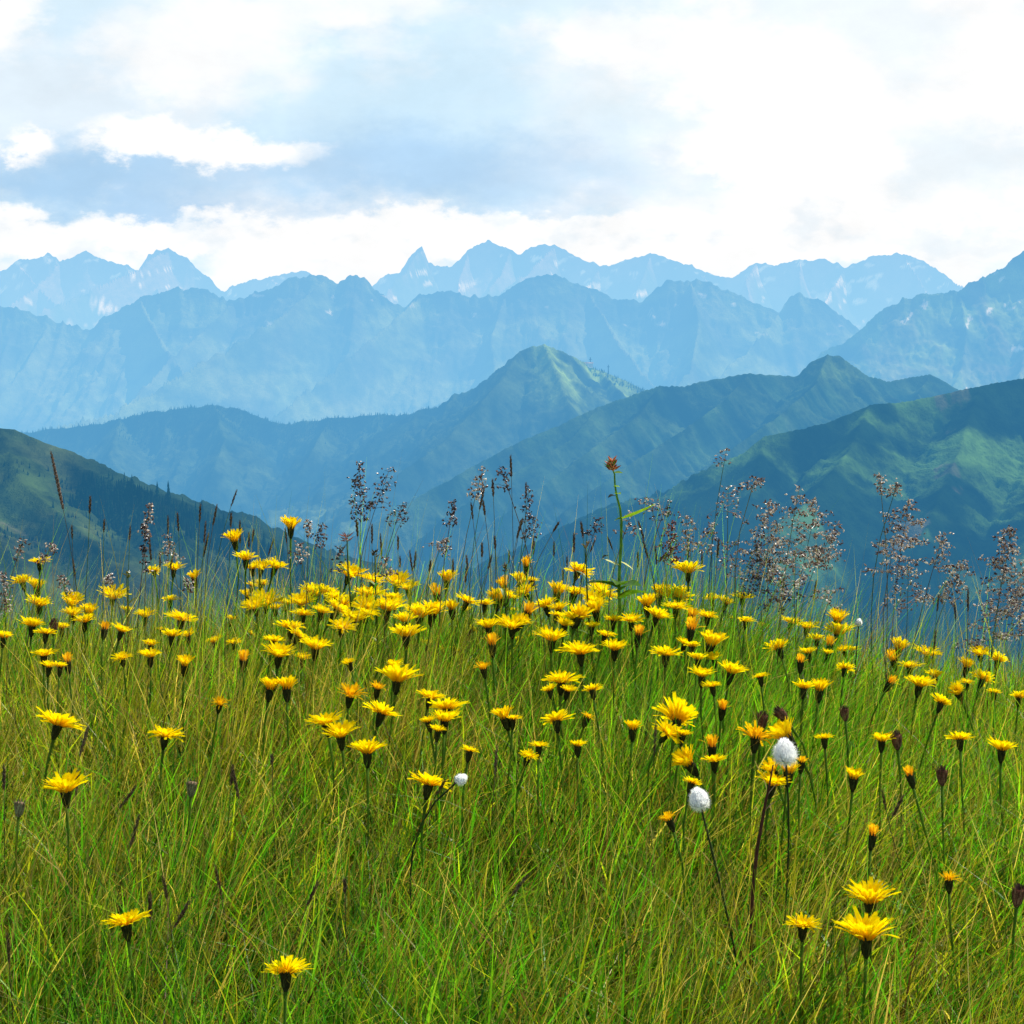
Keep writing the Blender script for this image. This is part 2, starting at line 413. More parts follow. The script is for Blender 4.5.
def paint4(X, Y, Z, S, g, gx):
    n = fbm(X / 110, Y / 150, 431, 6); px = X / Y * F + 512; row = 315 - (Z - CAMZ) / Y * F
    k = sstep(.42, .58, n + .12 * sstep(860, 1000, px) * sstep(400, 450, row) - .22 * sstep(500, 560, row + .1 * (900 - px)))
    c = lerp((.008, .022, .007), (.062, .14, .028), k)
    c = lerp(c, (.12, .115, .08), sstep(.66, .72, fbm(X / 30, Y / 90, 435, 4)) * sstep(60, 20, np.abs(px - 930)) * .7)
    return c
h4 = terrain('green_hill', [(c4, .55)] + s4, (-200, 2000), (1700, 3200), 640, 460, 30, 60, paint4, 600, ang=.35, aniso=.32, crest_keep=.06, steep=(.3, 30.))

# near left hill
c5 = crest([(-500, 380, 2000), (-250, 405, 1900), (-80, 420, 1820), (0, 428, 1800), (15, 430, 1800), (35, 438, 1790), (50, 453, 1780), (80, 466, 1760), (120, 481, 1740), (160, 493, 1720), (200, 507, 1700),
    (240, 527, 1670), (280, 550, 1640), (330, 576, 1600), (380, 602, 1560), (460, 640, 1500)])
s5 = [(crest([(0, 428, 1800), (20, 480, 1650), (90, 540, 1500), (150, 600, 1380)]), .5), (crest([(-120, 415, 1850), (-60, 480, 1600), (20, 560, 1400), (60, 620, 1300)]), .5),
      (crest([(120, 481, 1740), (170, 525, 1620), (250, 580, 1500)]), .5)]
def paint5(X, Y, Z, S, g, gx):
    n = fbm(X / 70, Y / 90, 531, 6); px = X / Y * F + 512; row = 315 - (Z - CAMZ) / Y * F
    cr = np.interp(px, [-100, 0, 50, 80, 120, 160, 200, 240, 280, 330], [420, 428, 453, 466, 481, 493, 507, 527, 550, 576])
    below = row - cr
    edge = sstep(32, 12, below + 26 * (n - .5)) * sstep(40, 110, px)
    band = sstep(13, 4, np.abs(below - 62 - 20 * np.sin(px / 40) + (n - .5) * 40) + (fbm(X / 25, Y / 40, 537, 3) - .5) * 18) * .9
    patch = sstep(.60, .66, fbm(X / 45, Y / 70, 535, 4))
    c = lerp((.045, .078, .018), (.075, .10, .03), sstep(.4, .65, n))
    c = lerp(c, (.02, .04, .016), np.clip(edge * .95 + band + patch * .8 + .8 * sstep(40, 20, below) * sstep(60, 0, px) * (n > .48), 0, 1))
    tr = sstep(1.6, .6, np.abs(below - 95 - .25 * px + 10 * np.sin(px / 60))) * .4
    return lerp(c, (.16, .15, .10), tr)
h5 = terrain('left_hill', [(c5, .5)] + s5, (-900, 300), (1150, 2200), 480, 400, 20, 60, paint5, 700, ang=-.3, aniso=.4, crest_keep=.04)

# conifers
def conifer_into(mb, p, h, rr):
    x, y, z = p; col = tuple(c * rr.uniform(.7, 1.3) for c in (.016, .034, .016))
    n = 9
    mb.tube([(x, y, z - .1 * h), (x, y, z + .3 * h)], h * .03, (.05, .035, .025), 5)
    for k in range(5):
        zb = z + h * (.10 + .17 * k); r = h * .20 * (1 - k * .17) * rr.uniform(.85, 1.15)
        vs = [(x, y, zb + h * .30)]
        for j in range(n):
            a = 2 * math.pi * j / n + rr.uniform(-.2, .2); q = r * rr.uniform(.65, 1.15)
            vs.append((x + q * math.cos(a), y + q * math.sin(a), zb - h * rr.uniform(0, .05)))
        mb.add(vs, [(0, 1 + j, 1 + (j + 1) % n) for j in range(n)], col)
def conifer_mesh(seed):
    mb = MB(); conifer_into(mb, (0, 0, 0), 1., random.Random(seed)); return mb.mesh('spruce_tree', M_land, False)
cm = [conifer_mesh(i) for i in range(4)]
rr = random.Random(5)
def crest_at(c, px):
    for a, b in zip(c[:-1], c[1:]):
        pa = a[0] / a[1] * F + 512; pb = b[0] / b[1] * F + 512
        if min(pa, pb) <= px <= max(pa, pb):
            t = (px - pa) / (pb - pa + 1e-9); return a[0] + (b[0] - a[0]) * t, a[1] + (b[1] - a[1]) * t
for i in range(46):
    px = 98 + i * 4.6 + rr.uniform(-2, 2); q = crest_at(c5, px)
    if not q: continue
    x = q[0] + rr.uniform(-2, 2); y = q[1] - rr.uniform(0, 14)
    big = px in () or rr.random() < .12
    hh = rr.uniform(8, 13) * (1.5 if big else 1) * (.7 + .3 * min(1, (px - 95) / 60))
    o = link('spruce_tree', cm[i % 4], None, (x, y, h5(x, y) - .8)); o.scale = (hh * rr.uniform(.85, 1.1),) * 2 + (hh,)
    o.rotation_euler.z = rr.uniform(0, 6)
    tag(o, 'small dark spruce on the crest of the near left hill', 'tree', 'dark spruces along the left hill crest')
mb = MB()
for i in range(1500):
    px = rr.uniform(90, 330); q = crest_at(c5, px); x = q[0] + rr.uniform(-6, 6); y = q[1] - 14 - abs(rr.gauss(0, 36))
    conifer_into(mb, (x, y, h5(x, y) - .5), rr.uniform(6, 12), rr)
for i in range(700):
    px = rr.uniform(-30, 240); y = rr.uniform(1450, 1740); x = (px - 512) / F * y
    if vnoise(np.array([x / 34.]), np.array([y / 48.]), 90)[0] > .68: conifer_into(mb, (x, y, h5(x, y) - .5), rr.uniform(2.5, 5.5), rr)
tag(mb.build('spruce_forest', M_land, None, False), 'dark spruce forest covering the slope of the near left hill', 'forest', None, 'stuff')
mb = MB()
for i in range(2600):
    px = rr.uniform(0, 445); q = crest_at(c2, px)
    x = q[0] + rr.uniform(-15, 15); y = q[1] - abs(rr.gauss(0, 90)) + 10
    conifer_into(mb, (x, y, h2(x, y) - 1), rr.uniform(6, 11) + 6 * vnoise(np.array([px / 9.]), np.array([1.]), 4)[0] ** 2, rr)
for i in range(120):
    px = rr.uniform(590, 645); q = crest_at(c2, px); x = q[0]; y = q[1] - rr.uniform(0, 40); conifer_into(mb, (x, y, h2(x, y) - 1), rr.uniform(6, 13), rr)
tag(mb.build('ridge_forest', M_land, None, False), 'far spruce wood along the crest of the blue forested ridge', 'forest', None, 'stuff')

# summit hut and mast
def box(mb, a, b, col):
    x0, y0, z0 = a; x1, y1, z1 = b
    vs = [(x0, y0, z0), (x1, y0, z0), (x1, y1, z0), (x0, y1, z0), (x0, y0, z1), (x1, y0, z1), (x1, y1, z1), (x0, y1, z1)]
    mb.add(vs, [(0, 3, 2, 1), (4, 5, 6, 7), (0, 1, 5, 4), (1, 2, 6, 5), (2, 3, 7, 6), (3, 0, 4, 7)], col)
q = crest_at(c2, 588); hz = h2(q[0], q[1] - 5)
hut = empty('mountain_hut', (q[0], q[1] - 5, hz)); tag(hut, 'tiny white building on the shoulder right of the pyramid peak', 'building')
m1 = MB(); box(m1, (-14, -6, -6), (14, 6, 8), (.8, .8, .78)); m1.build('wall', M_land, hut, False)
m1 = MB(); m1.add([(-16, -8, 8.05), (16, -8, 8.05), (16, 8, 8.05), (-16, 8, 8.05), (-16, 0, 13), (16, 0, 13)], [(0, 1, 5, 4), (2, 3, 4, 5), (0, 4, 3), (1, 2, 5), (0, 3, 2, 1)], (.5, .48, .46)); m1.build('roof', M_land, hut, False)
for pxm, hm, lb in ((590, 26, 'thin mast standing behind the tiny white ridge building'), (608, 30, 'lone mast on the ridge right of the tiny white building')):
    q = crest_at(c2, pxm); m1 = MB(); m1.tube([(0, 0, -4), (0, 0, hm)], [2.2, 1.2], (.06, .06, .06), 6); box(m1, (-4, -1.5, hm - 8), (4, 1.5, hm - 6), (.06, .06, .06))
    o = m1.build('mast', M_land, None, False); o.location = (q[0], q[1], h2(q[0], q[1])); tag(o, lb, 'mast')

# ---------------------------------------------------------------- grass
def blades(name, bx, by, h, w, lean, curl, az, cols, S=5, z0=None):
    N = len(bx); t = np.linspace(0, 1, S + 1)[None, :]
    gz = ground(bx, by) if z0 is None else z0
    hor = (lean[:, None] * t + curl[:, None] * t ** 2.2) * h[:, None]
    ver = h[:, None] * t - h[:, None] * (np.clip(curl, 0, 2)[:, None] * .42 * t ** 3 + .25 * lean[:, None] ** 2 * t)
    wob = rng.normal(0, .015, (N, 1)) * np.sin(t * 5 + rng.uniform(0, 6, (N, 1))) * h[:, None] * 2
    px = bx[:, None] + np.cos(az)[:, None] * hor - np.sin(az)[:, None] * wob
    py = by[:, None] + np.sin(az)[:, None] * hor + np.cos(az)[:, None] * wob
    pz = gz[:, None] + ver - .01
    fa = rng.uniform(0, np.pi, N)[:, None] + t * rng.normal(0, .8, (N, 1))
    prof = np.array(np.clip(1.15 - t ** 2.2 * 1.12, .06, 1))
    hw = w[:, None] * .5 * prof
    sx, sy = np.cos(fa) * hw, np.sin(fa) * hw
    V = np.empty((N, S + 1, 2, 3), np.float32)
    V[:, :, 0] = np.stack([px - sx, py - sy, pz], -1); V[:, :, 1] = np.stack([px + sx, py + sy, pz], -1)
    base = (np.arange(N) * (S + 1) * 2)[:, None] + (np.arange(S) * 2)[None, :]
    Fq = np.stack([base, base + 1, base + 3, base + 2], -1).reshape(-1, 4)
    C = np.repeat(cols[:, None, :], S + 1, 1) * (.15 + .90 * t[..., None] ** .9)  # shade deep in the turf painted in: dark roots, bright tips
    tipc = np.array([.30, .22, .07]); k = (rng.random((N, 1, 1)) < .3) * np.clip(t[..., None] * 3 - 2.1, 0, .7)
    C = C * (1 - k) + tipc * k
    C = np.repeat(C[:, :, None, :], 2, 2)
    me = mesh_np(name, V.reshape(-1, 3), Fq, C.reshape(-1, 3)); me.materials.append(M_grass)
    return link(name, me)

def scatter(n, y0, y1, pad, bias=1.):
    y = y0 + (y1 - y0) * rng.random(n) ** bias
    x = (rng.random(n) * 2 - 1) * (.29 * y + pad)
    return x, y
PAL = np.array([(.105, .40, .014), (.23, .54, .02), (.48, .56, .025), (.36, .33, .035), (.74, .58, .2), (.24, .12, .04), (.04, .19, .010), (.9, .86, .72)])
def pick_cols(x, y, wts):
    n = len(x); a = fbm(x * 2.6, y * 2.6, 61, 3); b = fbm(x * 3.1 + 40, y * 3.1, 65, 3)
    wts = tuple(wts) + (0,) * (8 - len(wts)); W = np.tile(np.array(wts, float), (n, 1))
    dry = sstep(.48, .62, a) + .9 * sstep(2.55, 2.2, y) * 0 + 1.7 * sstep(-.05, -.25, x) * sstep(1.9, 2.1, y) * sstep(2.95, 2.6, y) + .7 * sstep(2.15, 1.9, y) * sstep(-.05, .15, x)
    lush = sstep(.5, .64, b) + .6 * sstep(2.3, 2.6, y) * sstep(-.1, .1, x)
    W[:, 3] *= 1 + 1.6 * dry; W[:, 4] *= 1 + 3 * dry; W[:, 2] *= 1 + 1.2 * dry; W[:, 0] *= 1 + 2 * lush; W[:, 1] *= 1 + 1.5 * lush
    W = np.cumsum(W / W.sum(1, keepdims=True), 1); r = rng.random((n, 1)); idx = np.clip((r > W).sum(1), 0, len(PAL) - 1)
    return PAL[idx] * rng.uniform(.3, 1.6, (n, 1)) * rng.uniform(.93, 1.07, (n, 3))

def meadow(name, n, y0, y1, pad, hr, wr, leanr, curlr, wts, S=5, clump=True, bias=1., label=''):
    x, y = scatter(n, y0, y1, pad, bias)
    if clump:
        cx = np.round(x / .05) * .05; cy = np.round(y / .05) * .05
        jx = (_h(np.round(x / .05), np.round(y / .05), 3) - .5) * .05; k = rng.uniform(.0, .75, n)
        x = x + (cx + jx - x) * k; y = y + (cy + jx - y) * k
    hn = .75 + .5 * fbm(x * 4, y * 4, 15, 3)
    h = rng.uniform(*hr, n) * hn * (1 + .13 * sstep(2.5, 3.3, y)); w = rng.uniform(*wr, n)
    wind = -.3 + 2.6 * (fbm(x * 1.3, y * 1.3, 25, 2) - .5)
    az = np.where(rng.random(n) < .45, wind + rng.normal(0, .5, n), rng.uniform(0, 2 * np.pi, n))
    lean = np.abs(rng.normal(0, leanr, n)); curl = np.abs(rng.normal(0, curlr, n))
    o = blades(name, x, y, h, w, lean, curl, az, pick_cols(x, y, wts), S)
    return tag(o, label, 'grass', None, 'stuff')
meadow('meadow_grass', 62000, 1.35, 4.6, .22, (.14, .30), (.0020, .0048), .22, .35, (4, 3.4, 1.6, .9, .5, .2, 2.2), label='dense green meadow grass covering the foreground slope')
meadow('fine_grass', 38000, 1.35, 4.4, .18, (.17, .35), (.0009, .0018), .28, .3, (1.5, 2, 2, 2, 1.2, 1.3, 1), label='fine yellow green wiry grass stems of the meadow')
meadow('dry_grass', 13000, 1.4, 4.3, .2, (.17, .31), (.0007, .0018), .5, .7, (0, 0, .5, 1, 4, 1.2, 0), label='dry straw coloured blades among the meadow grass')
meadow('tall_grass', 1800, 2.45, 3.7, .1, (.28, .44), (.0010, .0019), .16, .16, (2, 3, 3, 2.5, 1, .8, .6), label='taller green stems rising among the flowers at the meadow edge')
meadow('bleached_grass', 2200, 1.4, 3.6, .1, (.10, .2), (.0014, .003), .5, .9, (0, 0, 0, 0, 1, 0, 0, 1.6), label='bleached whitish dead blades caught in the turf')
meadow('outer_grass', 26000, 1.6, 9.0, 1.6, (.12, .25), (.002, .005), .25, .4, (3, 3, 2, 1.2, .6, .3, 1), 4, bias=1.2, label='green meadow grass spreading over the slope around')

# broad leaves low in the turf and long pale arching straws
mb = MB(); rr = random.Random(9)
for i in range(2300):
    y = rr.uniform(1.45, 3.7); x = rr.uniform(-1, 1) * .3 * y; z = float(ground(x, y)); h = rr.uniform(.13, .25); a = rr.uniform(0, 6.28); d = Vector((math.cos(a), math.sin(a), 0)); sd = Vector((-d.y, d.x, 0))
    pts = [Vector((x, y, z)) + d * (h * .8 * t * t) + Vector((0, 0, h * (t - .25 * t * t * t))) for t in (0, .2, .4, .6, .8, 1)]
    w = rr.uniform(.0022, .0052); c = rr.choice([(.12, .46, .015), (.2, .56, .02), (.34, .6, .03), (.4, .36, .09)])
    mb.strip(pts, [w * .4, w * .8, w, w, w * .65, w * .05], sd, c)
tag(mb.build('broad_grass', M_grass), 'broader bright green leaves standing low in the turf', 'grass', None, 'stuff')

# ---------------------------------------------------------------- flowers
Y1, Y2, OR1, OR2 = (1., .64, .003), (1., .80, .004), (1., .64, .02), (.85, .42, .03)
def head(seed, kind):
    rr = random.Random(seed); mb = MB()
    if kind == 'open': layers = [(26, .0195, 44, 12, .0031), (26, .0175, 56, 24, .0029), (24, .014, 66, 34, .0026), (22, .010, 76, 56, .0022), (14, .0065, 84, 76, .0018)]
    elif kind == 'flat': layers = [(24, .0195, 30, 0, .0031), (24, .0175, 40, 12, .0029), (22, .0135, 54, 24, .0026), (20, .0095, 70, 50, .0022), (12, .006, 84, 76, .0018)]
    elif kind == 'cup': layers = [(22, .0165, 74, 34, .0028), (22, .0155, 78, 50, .0027), (20, .013, 82, 62, .0024), (14, .010, 86, 78, .002)]
    elif kind == 'shag': layers = [(16, .0175, 60, 0, .0022), (18, .016, 70, 25, .0021), (18, .013, 78, 50, .002), (14, .010, 84, 70, .0018)]
    else: layers = [(14, .0125, 86, 66, .0019), (14, .0135, 88, 78, .0018), (10, .012, 90, 84, .0016), (3, .0145, 60, 15, .0016)]
    gap = rr.uniform(0, 6.28)
    for li, (n, L, a0, a1, w) in enumerate(layers):
        for k in range(n):
            th = 2 * math.pi * (k + .5 * (li % 2)) / n + rr.gauss(0, .07)
            if kind in ('open', 'flat') and rr.random() < .05: continue
            l = L * rr.uniform(.82, 1.1) * (1 - .10 * math.cos(th - gap)); e0 = R(a0 + rr.gauss(0, 5)); e1 = R(a1 + rr.gauss(0, 11))
            if kind == 'shag': e1 = R(a1 + rr.gauss(0, 24))
            r0 = .0036 * (1 - li * .17); p = Vector((r0 * math.cos(th), r0 * math.sin(th), -.001)); pts = [p.copy()]
            S = 5; out = Vector((math.cos(th), math.sin(th), 0)); yaw = rr.gauss(0, .12); out = Matrix.Rotation(yaw, 3, 'Z') @ out
            for q in range(S):
                e = e0 + (e1 - e0) * ((q + .5) / S) ** .8
                p = p + (out * math.cos(e) + Vector((0, 0, math.sin(e)))) * (l / S); pts.append(p.copy())
            sd = Vector((-out.y, out.x, rr.gauss(0, .25))).normalized()
            ww = w * .5 * rr.uniform(.8, 1.15)
            wd = [ww * .45, ww * .7, ww * .92, ww, ww * 1.02, ww * .9]
            if kind in ('cup',): c0, c1 = (.95, .55, .01), (1., .76, .006)
            elif kind == 'bud': c0, c1 = OR2, OR1
            elif kind == 'shag': c0, c1 = OR1, (.92, .58, .01)
            else: c0, c1 = (.88, .46, .004), Y2
            br = rr.uniform(.85, 1.08)
            col = [tuple(min(1, (c0[i] + (c1[i] - c0[i]) * min(1, q / 3.0)) * br) for i in range(3)) for q in range(S + 1)]
            mb.strip(pts, wd, sd, col)
            tip = pts[-1]; dr = (pts[-1] - pts[-2]).normalized() * l * .07; cc = col[-1]; e = ww * .9
            for s0 in (-1, -.2, .55):
                mb.add([tip + sd * e * s0, tip + sd * e * (s0 + .45), tip + sd * e * (s0 + .22) + dr], [(0, 1, 2)], cc)
    return mb.mesh('petals', M_petal, True)

def bracts(seed, kind):
    rr = random.Random(seed); mb = MB(); k = 1.25 if kind in ('bud', 'brown', 'greenbud') else 1.
    zs = [-.0165, -.015, -.012, -.0085, -.005, -.0022, -.0004]; rs = [.0016, .0021, .0031, .0039, .0043, .0043, .0040]
    base = (.022, .030, .008) if kind not in ('brown', 'greenbud') else ((.11, .065, .04) if kind == 'brown' else (.13, .15, .09))
    n = 14; vs = []; cs = []
    for i, (z, r) in enumerate(zip(zs, rs)):
        for j in range(n):
            q = r * k * (1 + (.10 if j % 2 else -.06)); a = 2 * math.pi * j / n + i * .12
            vs.append((q * math.cos(a), q * math.sin(a), z)); f = rr.uniform(.6, 1.4)
            cs.append((base[0] * f * (1 + i * .12), base[1] * f, base[2] * f))
    fs = [(i * n + j, i * n + (j + 1) % n, (i + 1) * n + (j + 1) % n, (i + 1) * n + j) for i in range(len(zs) - 1) for j in range(n)]
    fs.append(tuple(range(n))[::-1]); m = (len(zs) - 1) * n; fs.append(tuple(range(m, m + n)))
    mb.add(vs, fs, cs)
    for lay in range(3):                               # overlapping pointed bracts
        for j in range(11):
            a = 2 * math.pi * (j + .5 * lay) / 11 + rr.gauss(0, .08); z = -.013 + lay * .0045; r = (.0033 + lay * .0007) * k
            o = Vector((math.cos(a), math.sin(a), 0)); sd = Vector((-o.y, o.x, 0)); f = rr.uniform(.6, 1.7)
            mb.strip([o * r + Vector((0, 0, z)), o * (r + .0008) + Vector((0, 0, z + .0035)), o * (r + .0011) + Vector((0, 0, z + .0075))], [.0008, .0009, .0001], sd, (base[0] * f * 1.3, base[1] * f * 1.2, base[2] * f))
    for j in range(70):                                # bristly hairs
        a = rr.uniform(0, 6.28); z = rr.uniform(-.020, -.001); r = .0017 if z < -.015 else np.interp(z, zs, rs) * k
        o = Vector((math.cos(a), math.sin(a), 0)); p = o * r + Vector((0, 0, z)); mb.strip([p, p + o * .0017 + Vector((0, 0, .0006))], [.00012, .00003], Vector((0, 0, 1)).cross(o), (.05, .05, .035))
    if kind == 'brown':
        for j in range(60):
            a = rr.uniform(0, 6.28); r = rr.uniform(0, .004); p = Vector((r * math.cos(a), r * math.sin(a), -.001)); mb.strip([p, p * 1.5 + Vector((0, 0, .0065))], [.0005, .0001], Vector((math.sin(a), -math.cos(a), 0)), rr.choice([(.10, .05, .04), (.06, .03, .03), (.16, .1, .08)]))
    return mb.mesh('bracts', M_bract, True)

HEAD = {k: [head(100 * j + i, k) for i in range(v)] for j, (k, v) in enumerate((('open', 10), ('flat', 9), ('cup', 6), ('shag', 5), ('bud', 5)))}
WID = {'open': .0365, 'flat': .0405, 'cup': .0215, 'shag': .034, 'bud': .0135, 'brown': .011}
BR = {'n': [bracts(i, 'n') for i in range(3)], 'green': [bracts(21, 'greenbud')], 'brown': [bracts(9 + i, 'brown') for i in range(3)]}

def solve(px, py, w=20, far=False, lift=0.):
    """distance at which the sight line meets the layer of flower heads"""
    for Yd in np.arange(1.45, 3.55, .02):
        p = at(px, py, Yd)
        if p[2] - lift - CAMZ <= canopy(p[0], Yd): return float(Yd)
    return None

FL = """
39.5 560 20 o;22 580 20 o;37 585 14 s;73 598 18 o;40 602 23 o;32 623 22 o;4 635 18 o;1 654 10 o;46 631 20 o;54 622 10 b;62 626 16 o;73 612 20 o;84 619 20 o;89 610 14 s
113 594 25 o;127 609 12 o;105 627 8 s;122 629 17 o;145 614 18 o;154 570 13 o;174 567 18 o;194 576 11 s;170 598 17 o;182 616 28 o;234 537 18 c;246 557 20 o;252 567 14 o;253 584 14 o
248 594 16 o;250 605 16 o;231 618 12 o;251 632 12 o;234 641 16 o;44 652 24 o;49 665 14 o;60 665 14 o;67 659 9 s;72 642 11 o;87 644 11 o;31 669 12 o;122 656 18 o;151 643 15 o;150 654 19 o
160 628 8 o;174 654 8 o;185 662 13 s;244 656 10 a;220 702 16 h;60 719 43 o;166 732 31 o;291 524 20 c;261 566 18 o;276 565 20 o;262 582 18 o;266 601 26 o;275 607 14 o;316 591 32 o
328 592 22 o;287 602 16 o;301 601 24 o;303 612 22 o;291 624 27 o;300 634 22 o;273 638 20 o;316 645 26 o;279 652 27 o;303 657 14 o;322 610 18 o;340 607 30 o;342 625 24 o;356 617 24 o
350 572 25 o;353 599 16 o;373 578 24 o;370 591 30 o;397 581 26 o;408 587 18 o;388 605 33 o;406 632 28 o;420 612 30 o;426 642 8 o;348 661 14 o;398 675 45 o;447 577 15 c;436 591 11 a
452 607 12 s;468 599 22 o;485 602 18 o;466 609 12 o;488 624 22 o;502 595 24 o;503 583 14 a;473 629 11 o;492 640 11 a;505 626 9 o;508 637 9 o;445 648 9 o;456 649 12 o;483 666 17 h
271 685 16 s;287 685 16 s;351 692 27 h;378 686 17 h;383 709 34 o;431 694 26 o;447 704 33 o;428 720 14 o;445 717 26 o;438 729 14 o;325 719 33 o;340 732 30 o;503 714 16 s;367 748 32 o
470 749 9 o;526 562 9 a;521 580 16 c;532 579 14 o;579 569 25 f;558 590 16 c;575 591 20 o;604 591 30 o;593 600 16 o;514 597 11 o;514 609 10 o;529 609 12 a;523 621 12 s;516 639 12 o
557 614 14 o;567 616 11 o;592 625 14 o;607 627 9 o;608 616 11 o;534 634 12 o;552 636 28 o;580 648 37 o;631 618 22 o;647 602 16 c;661 591 17 c;658 614 24 o;676 605 24 o;688 568 28 o
615 646 24 o;639 631 10 a;643 658 12 o;666 651 29 o;712 598 14 o;726 601 18 o;708 614 20 o;692 614 10 a;692 625 12 a;698 626 10 o;746 619 17 o;732 617 9 o;712 640 20 c;692 645 14 o
698 657 17 o;714 657 15 o;732 669 26 o;702 673 22 o;712 684 18 o;760 675 14 o;762 625 10 o;767 645 9 o;561 677 34 o;549 689 14 o;568 689 14 o;592 688 18 o;556 717 28 o;588 716 13 h
633 726 13 s;678 716 36 o;669 730 30 o;683 733 11 o;723 705 9 a;756 734 32 h;763 715 10 b;712 742 11 a;513 717 9 o;539 744 10 o;578 744 14 o;529 754 12 o;792 620 22 o;807 626 18 o
838 617 18 c;838 630 28 o;778 646 22 o;817 638 14 o;808 651 16 o;830 642 9 a;843 648 15 o;852 649 12 o;828 652 12 o;845 667 17 o;801 659 8 a;804 686 18 o;820 686 16 c;900 646 17 c
892 656 10 s;910 664 22 o;928 651 27 o;935 674 16 o;920 682 26 o;892 680 8 a;967 664 12 s;980 652 19 o;998 659 18 o;983 678 20 o;967 681 14 o;957 691 12 s;942 701 18 o;1019 696 15 o
994 691 9 o;783 732 26 c;882 738 20 o;824 736 16 o;960 736 25 o;1002 746 26 o;778 711 10 b;896 735 10 b;844 709 7 b;65 785 40 o;430 779 38 f;125 918 42 o;286 967 43 f;686 760 20 c
714 758 23 o;692 781 10 o;771 768 16 c;773 781 28 o;789 769 16 c;802 760 12 h;854 775 14 s;909 772 9 a;942 770 10 b;873 831 11 a;668 817 20 h;949 877 20 h;870 895 46 o;866 930 56 o;803 922 32 f
1019 889 12 b;192 782 9 b;20 802 9 b
"""
HAND = {(60, 719): 'large open yellow flower near the left edge, uppermost of two big ones', (166, 732): 'open yellow flower alone in the grass, right of the big left edge flower',
 (65, 785): 'flat open yellow flower below the big one near the left edge', (125, 918): 'lone open yellow flower low on the left, tilted towards the right',
 (286, 967): 'lowest open yellow flower, lying flat near the bottom edge', (398, 675): 'large open yellow flower on a tall straight stem below the central crowd',
 (430, 779): 'open yellow flower touching the small grey white fluff, centre left', (870, 895): 'deep cup shaped yellow flower directly above the largest one, lower right',
 (866, 930): 'largest open yellow flower, lower right, below its deep cupped twin', (803, 922): 'small flat yellow flower left of the two big ones, lower right',
 (949, 877): 'shaggy orange flower with hanging petals, right of the big lower right pair', (668, 817): 'withering orange flower below the left white cottongrass tuft',
 (873, 831): 'tiny orange closing flower alone in the grass, above the lower right pair', (1019, 889): 'brown closed bud at the right edge, lower right',
 (773, 781): 'open yellow flower just under the big round cottongrass tuft', (789, 769): 'cupped yellow flower touching the lower right of the round cottongrass tuft',
 (771, 768): 'cupped yellow flower at the lower left of the round cottongrass tuft', (802, 760): 'shaggy orange flower right beside the round cottongrass tuft',
 (783, 732): 'cupped yellow flower directly above the round cottongrass tuft', (756, 734): 'ragged yellow flower with spidery petals left above the round cottongrass tuft',
 (778, 711): 'dark brown bud standing above the cupped flower over the cottongrass', (763, 715): 'reddish brown bud left of the dark bud above the cottongrass',
 (686, 760): 'tilted cupped yellow flower above the left cottongrass tuft', (714, 758): 'open yellow flower right of the tilted cup above left cottongrass tuft',
 (692, 781): 'tiny yellow flower half hidden right above the left cottongrass tuft', (712, 742): 'orange bud between the ragged flower and the twin yellow flowers',
 (678, 716): 'wide open yellow flower, upper of two overlapping ones right of centre', (669, 730): 'wide open yellow flower, lower of two overlapping ones right of centre',
 (220, 702): 'withered shaggy orange flower alone in the grass, left of centre', (234, 537): 'cupped yellow flower on a tall stem against the left hill',
 (291, 524): 'highest yellow flower, cupped, on a tall stem above the crowd', (579, 569): 'flat yellow flower highest below the tall leafy plant, left side',
 (688, 568): 'round open yellow flower standing highest right of the tall leafy plant', (854, 775): 'orange half closed flower alone between cottongrass and right edge',
 (909, 772): 'tiny orange bud in grass right of the lone half closed one', (942, 770): 'small brown bud in the grass near the right edge flowers',
 (192, 782): 'grey green closed bud alone in the left grass', (20, 802): 'grey green closed bud below left of the big left edge flower'}
LAND = [(0, 'below the left hill'), (130, 'below the left hill spruces'), (280, 'below the forested ridge'), (430, 'left of centre'), (500, 'below the pyramid peak'), (570, 'near the tall leafy plant'), (660, 'right of the leafy plant'), (740, 'below the airy grass plumes'), (870, 'below the right green hill'), (980, 'at the right edge')]
def where(px): return [t for a, t in LAND if px >= a][-1]
def pct(v): return str(int(round(v / 10.24)))
LOOK = {'o': 'open yellow flower', 'f': 'flat open yellow flower', 'c': 'cup shaped yellow flower', 's': 'half closed orange yellow flower', 'a': 'small orange closing flower', 'h': 'shaggy withering orange flower', 'b': 'brown closed flower bud'}
used = set()
def uniq(lb, px, py):
    if lb in used: lb = lb.replace(' percent across', '.%d percent across' % (int(px / 1.024) % 10))
    k = 1
    while lb in used:
        k += 1; lb = lb.replace(' percent down', '.%d percent down' % (int(py / 1.024) % 10 if k == 2 else random.randint(0, 9)))
    used.add(lb); return lb

def curve_pts(a, b, topdir, bend, n=8, arch=1.0):
    a = Vector(a); b = Vector(b); L = (b - a).length; c1 = a + Vector((bend.x, bend.y, L * .4)); c2 = b - topdir * L * .35 * arch
    out = []
    for i in range(n + 1):
        t = i / n; out.append(a * (1 - t) ** 3 + c1 * 3 * t * (1 - t) ** 2 + c2 * 3 * t * t * (1 - t) + b * t ** 3)
    return out

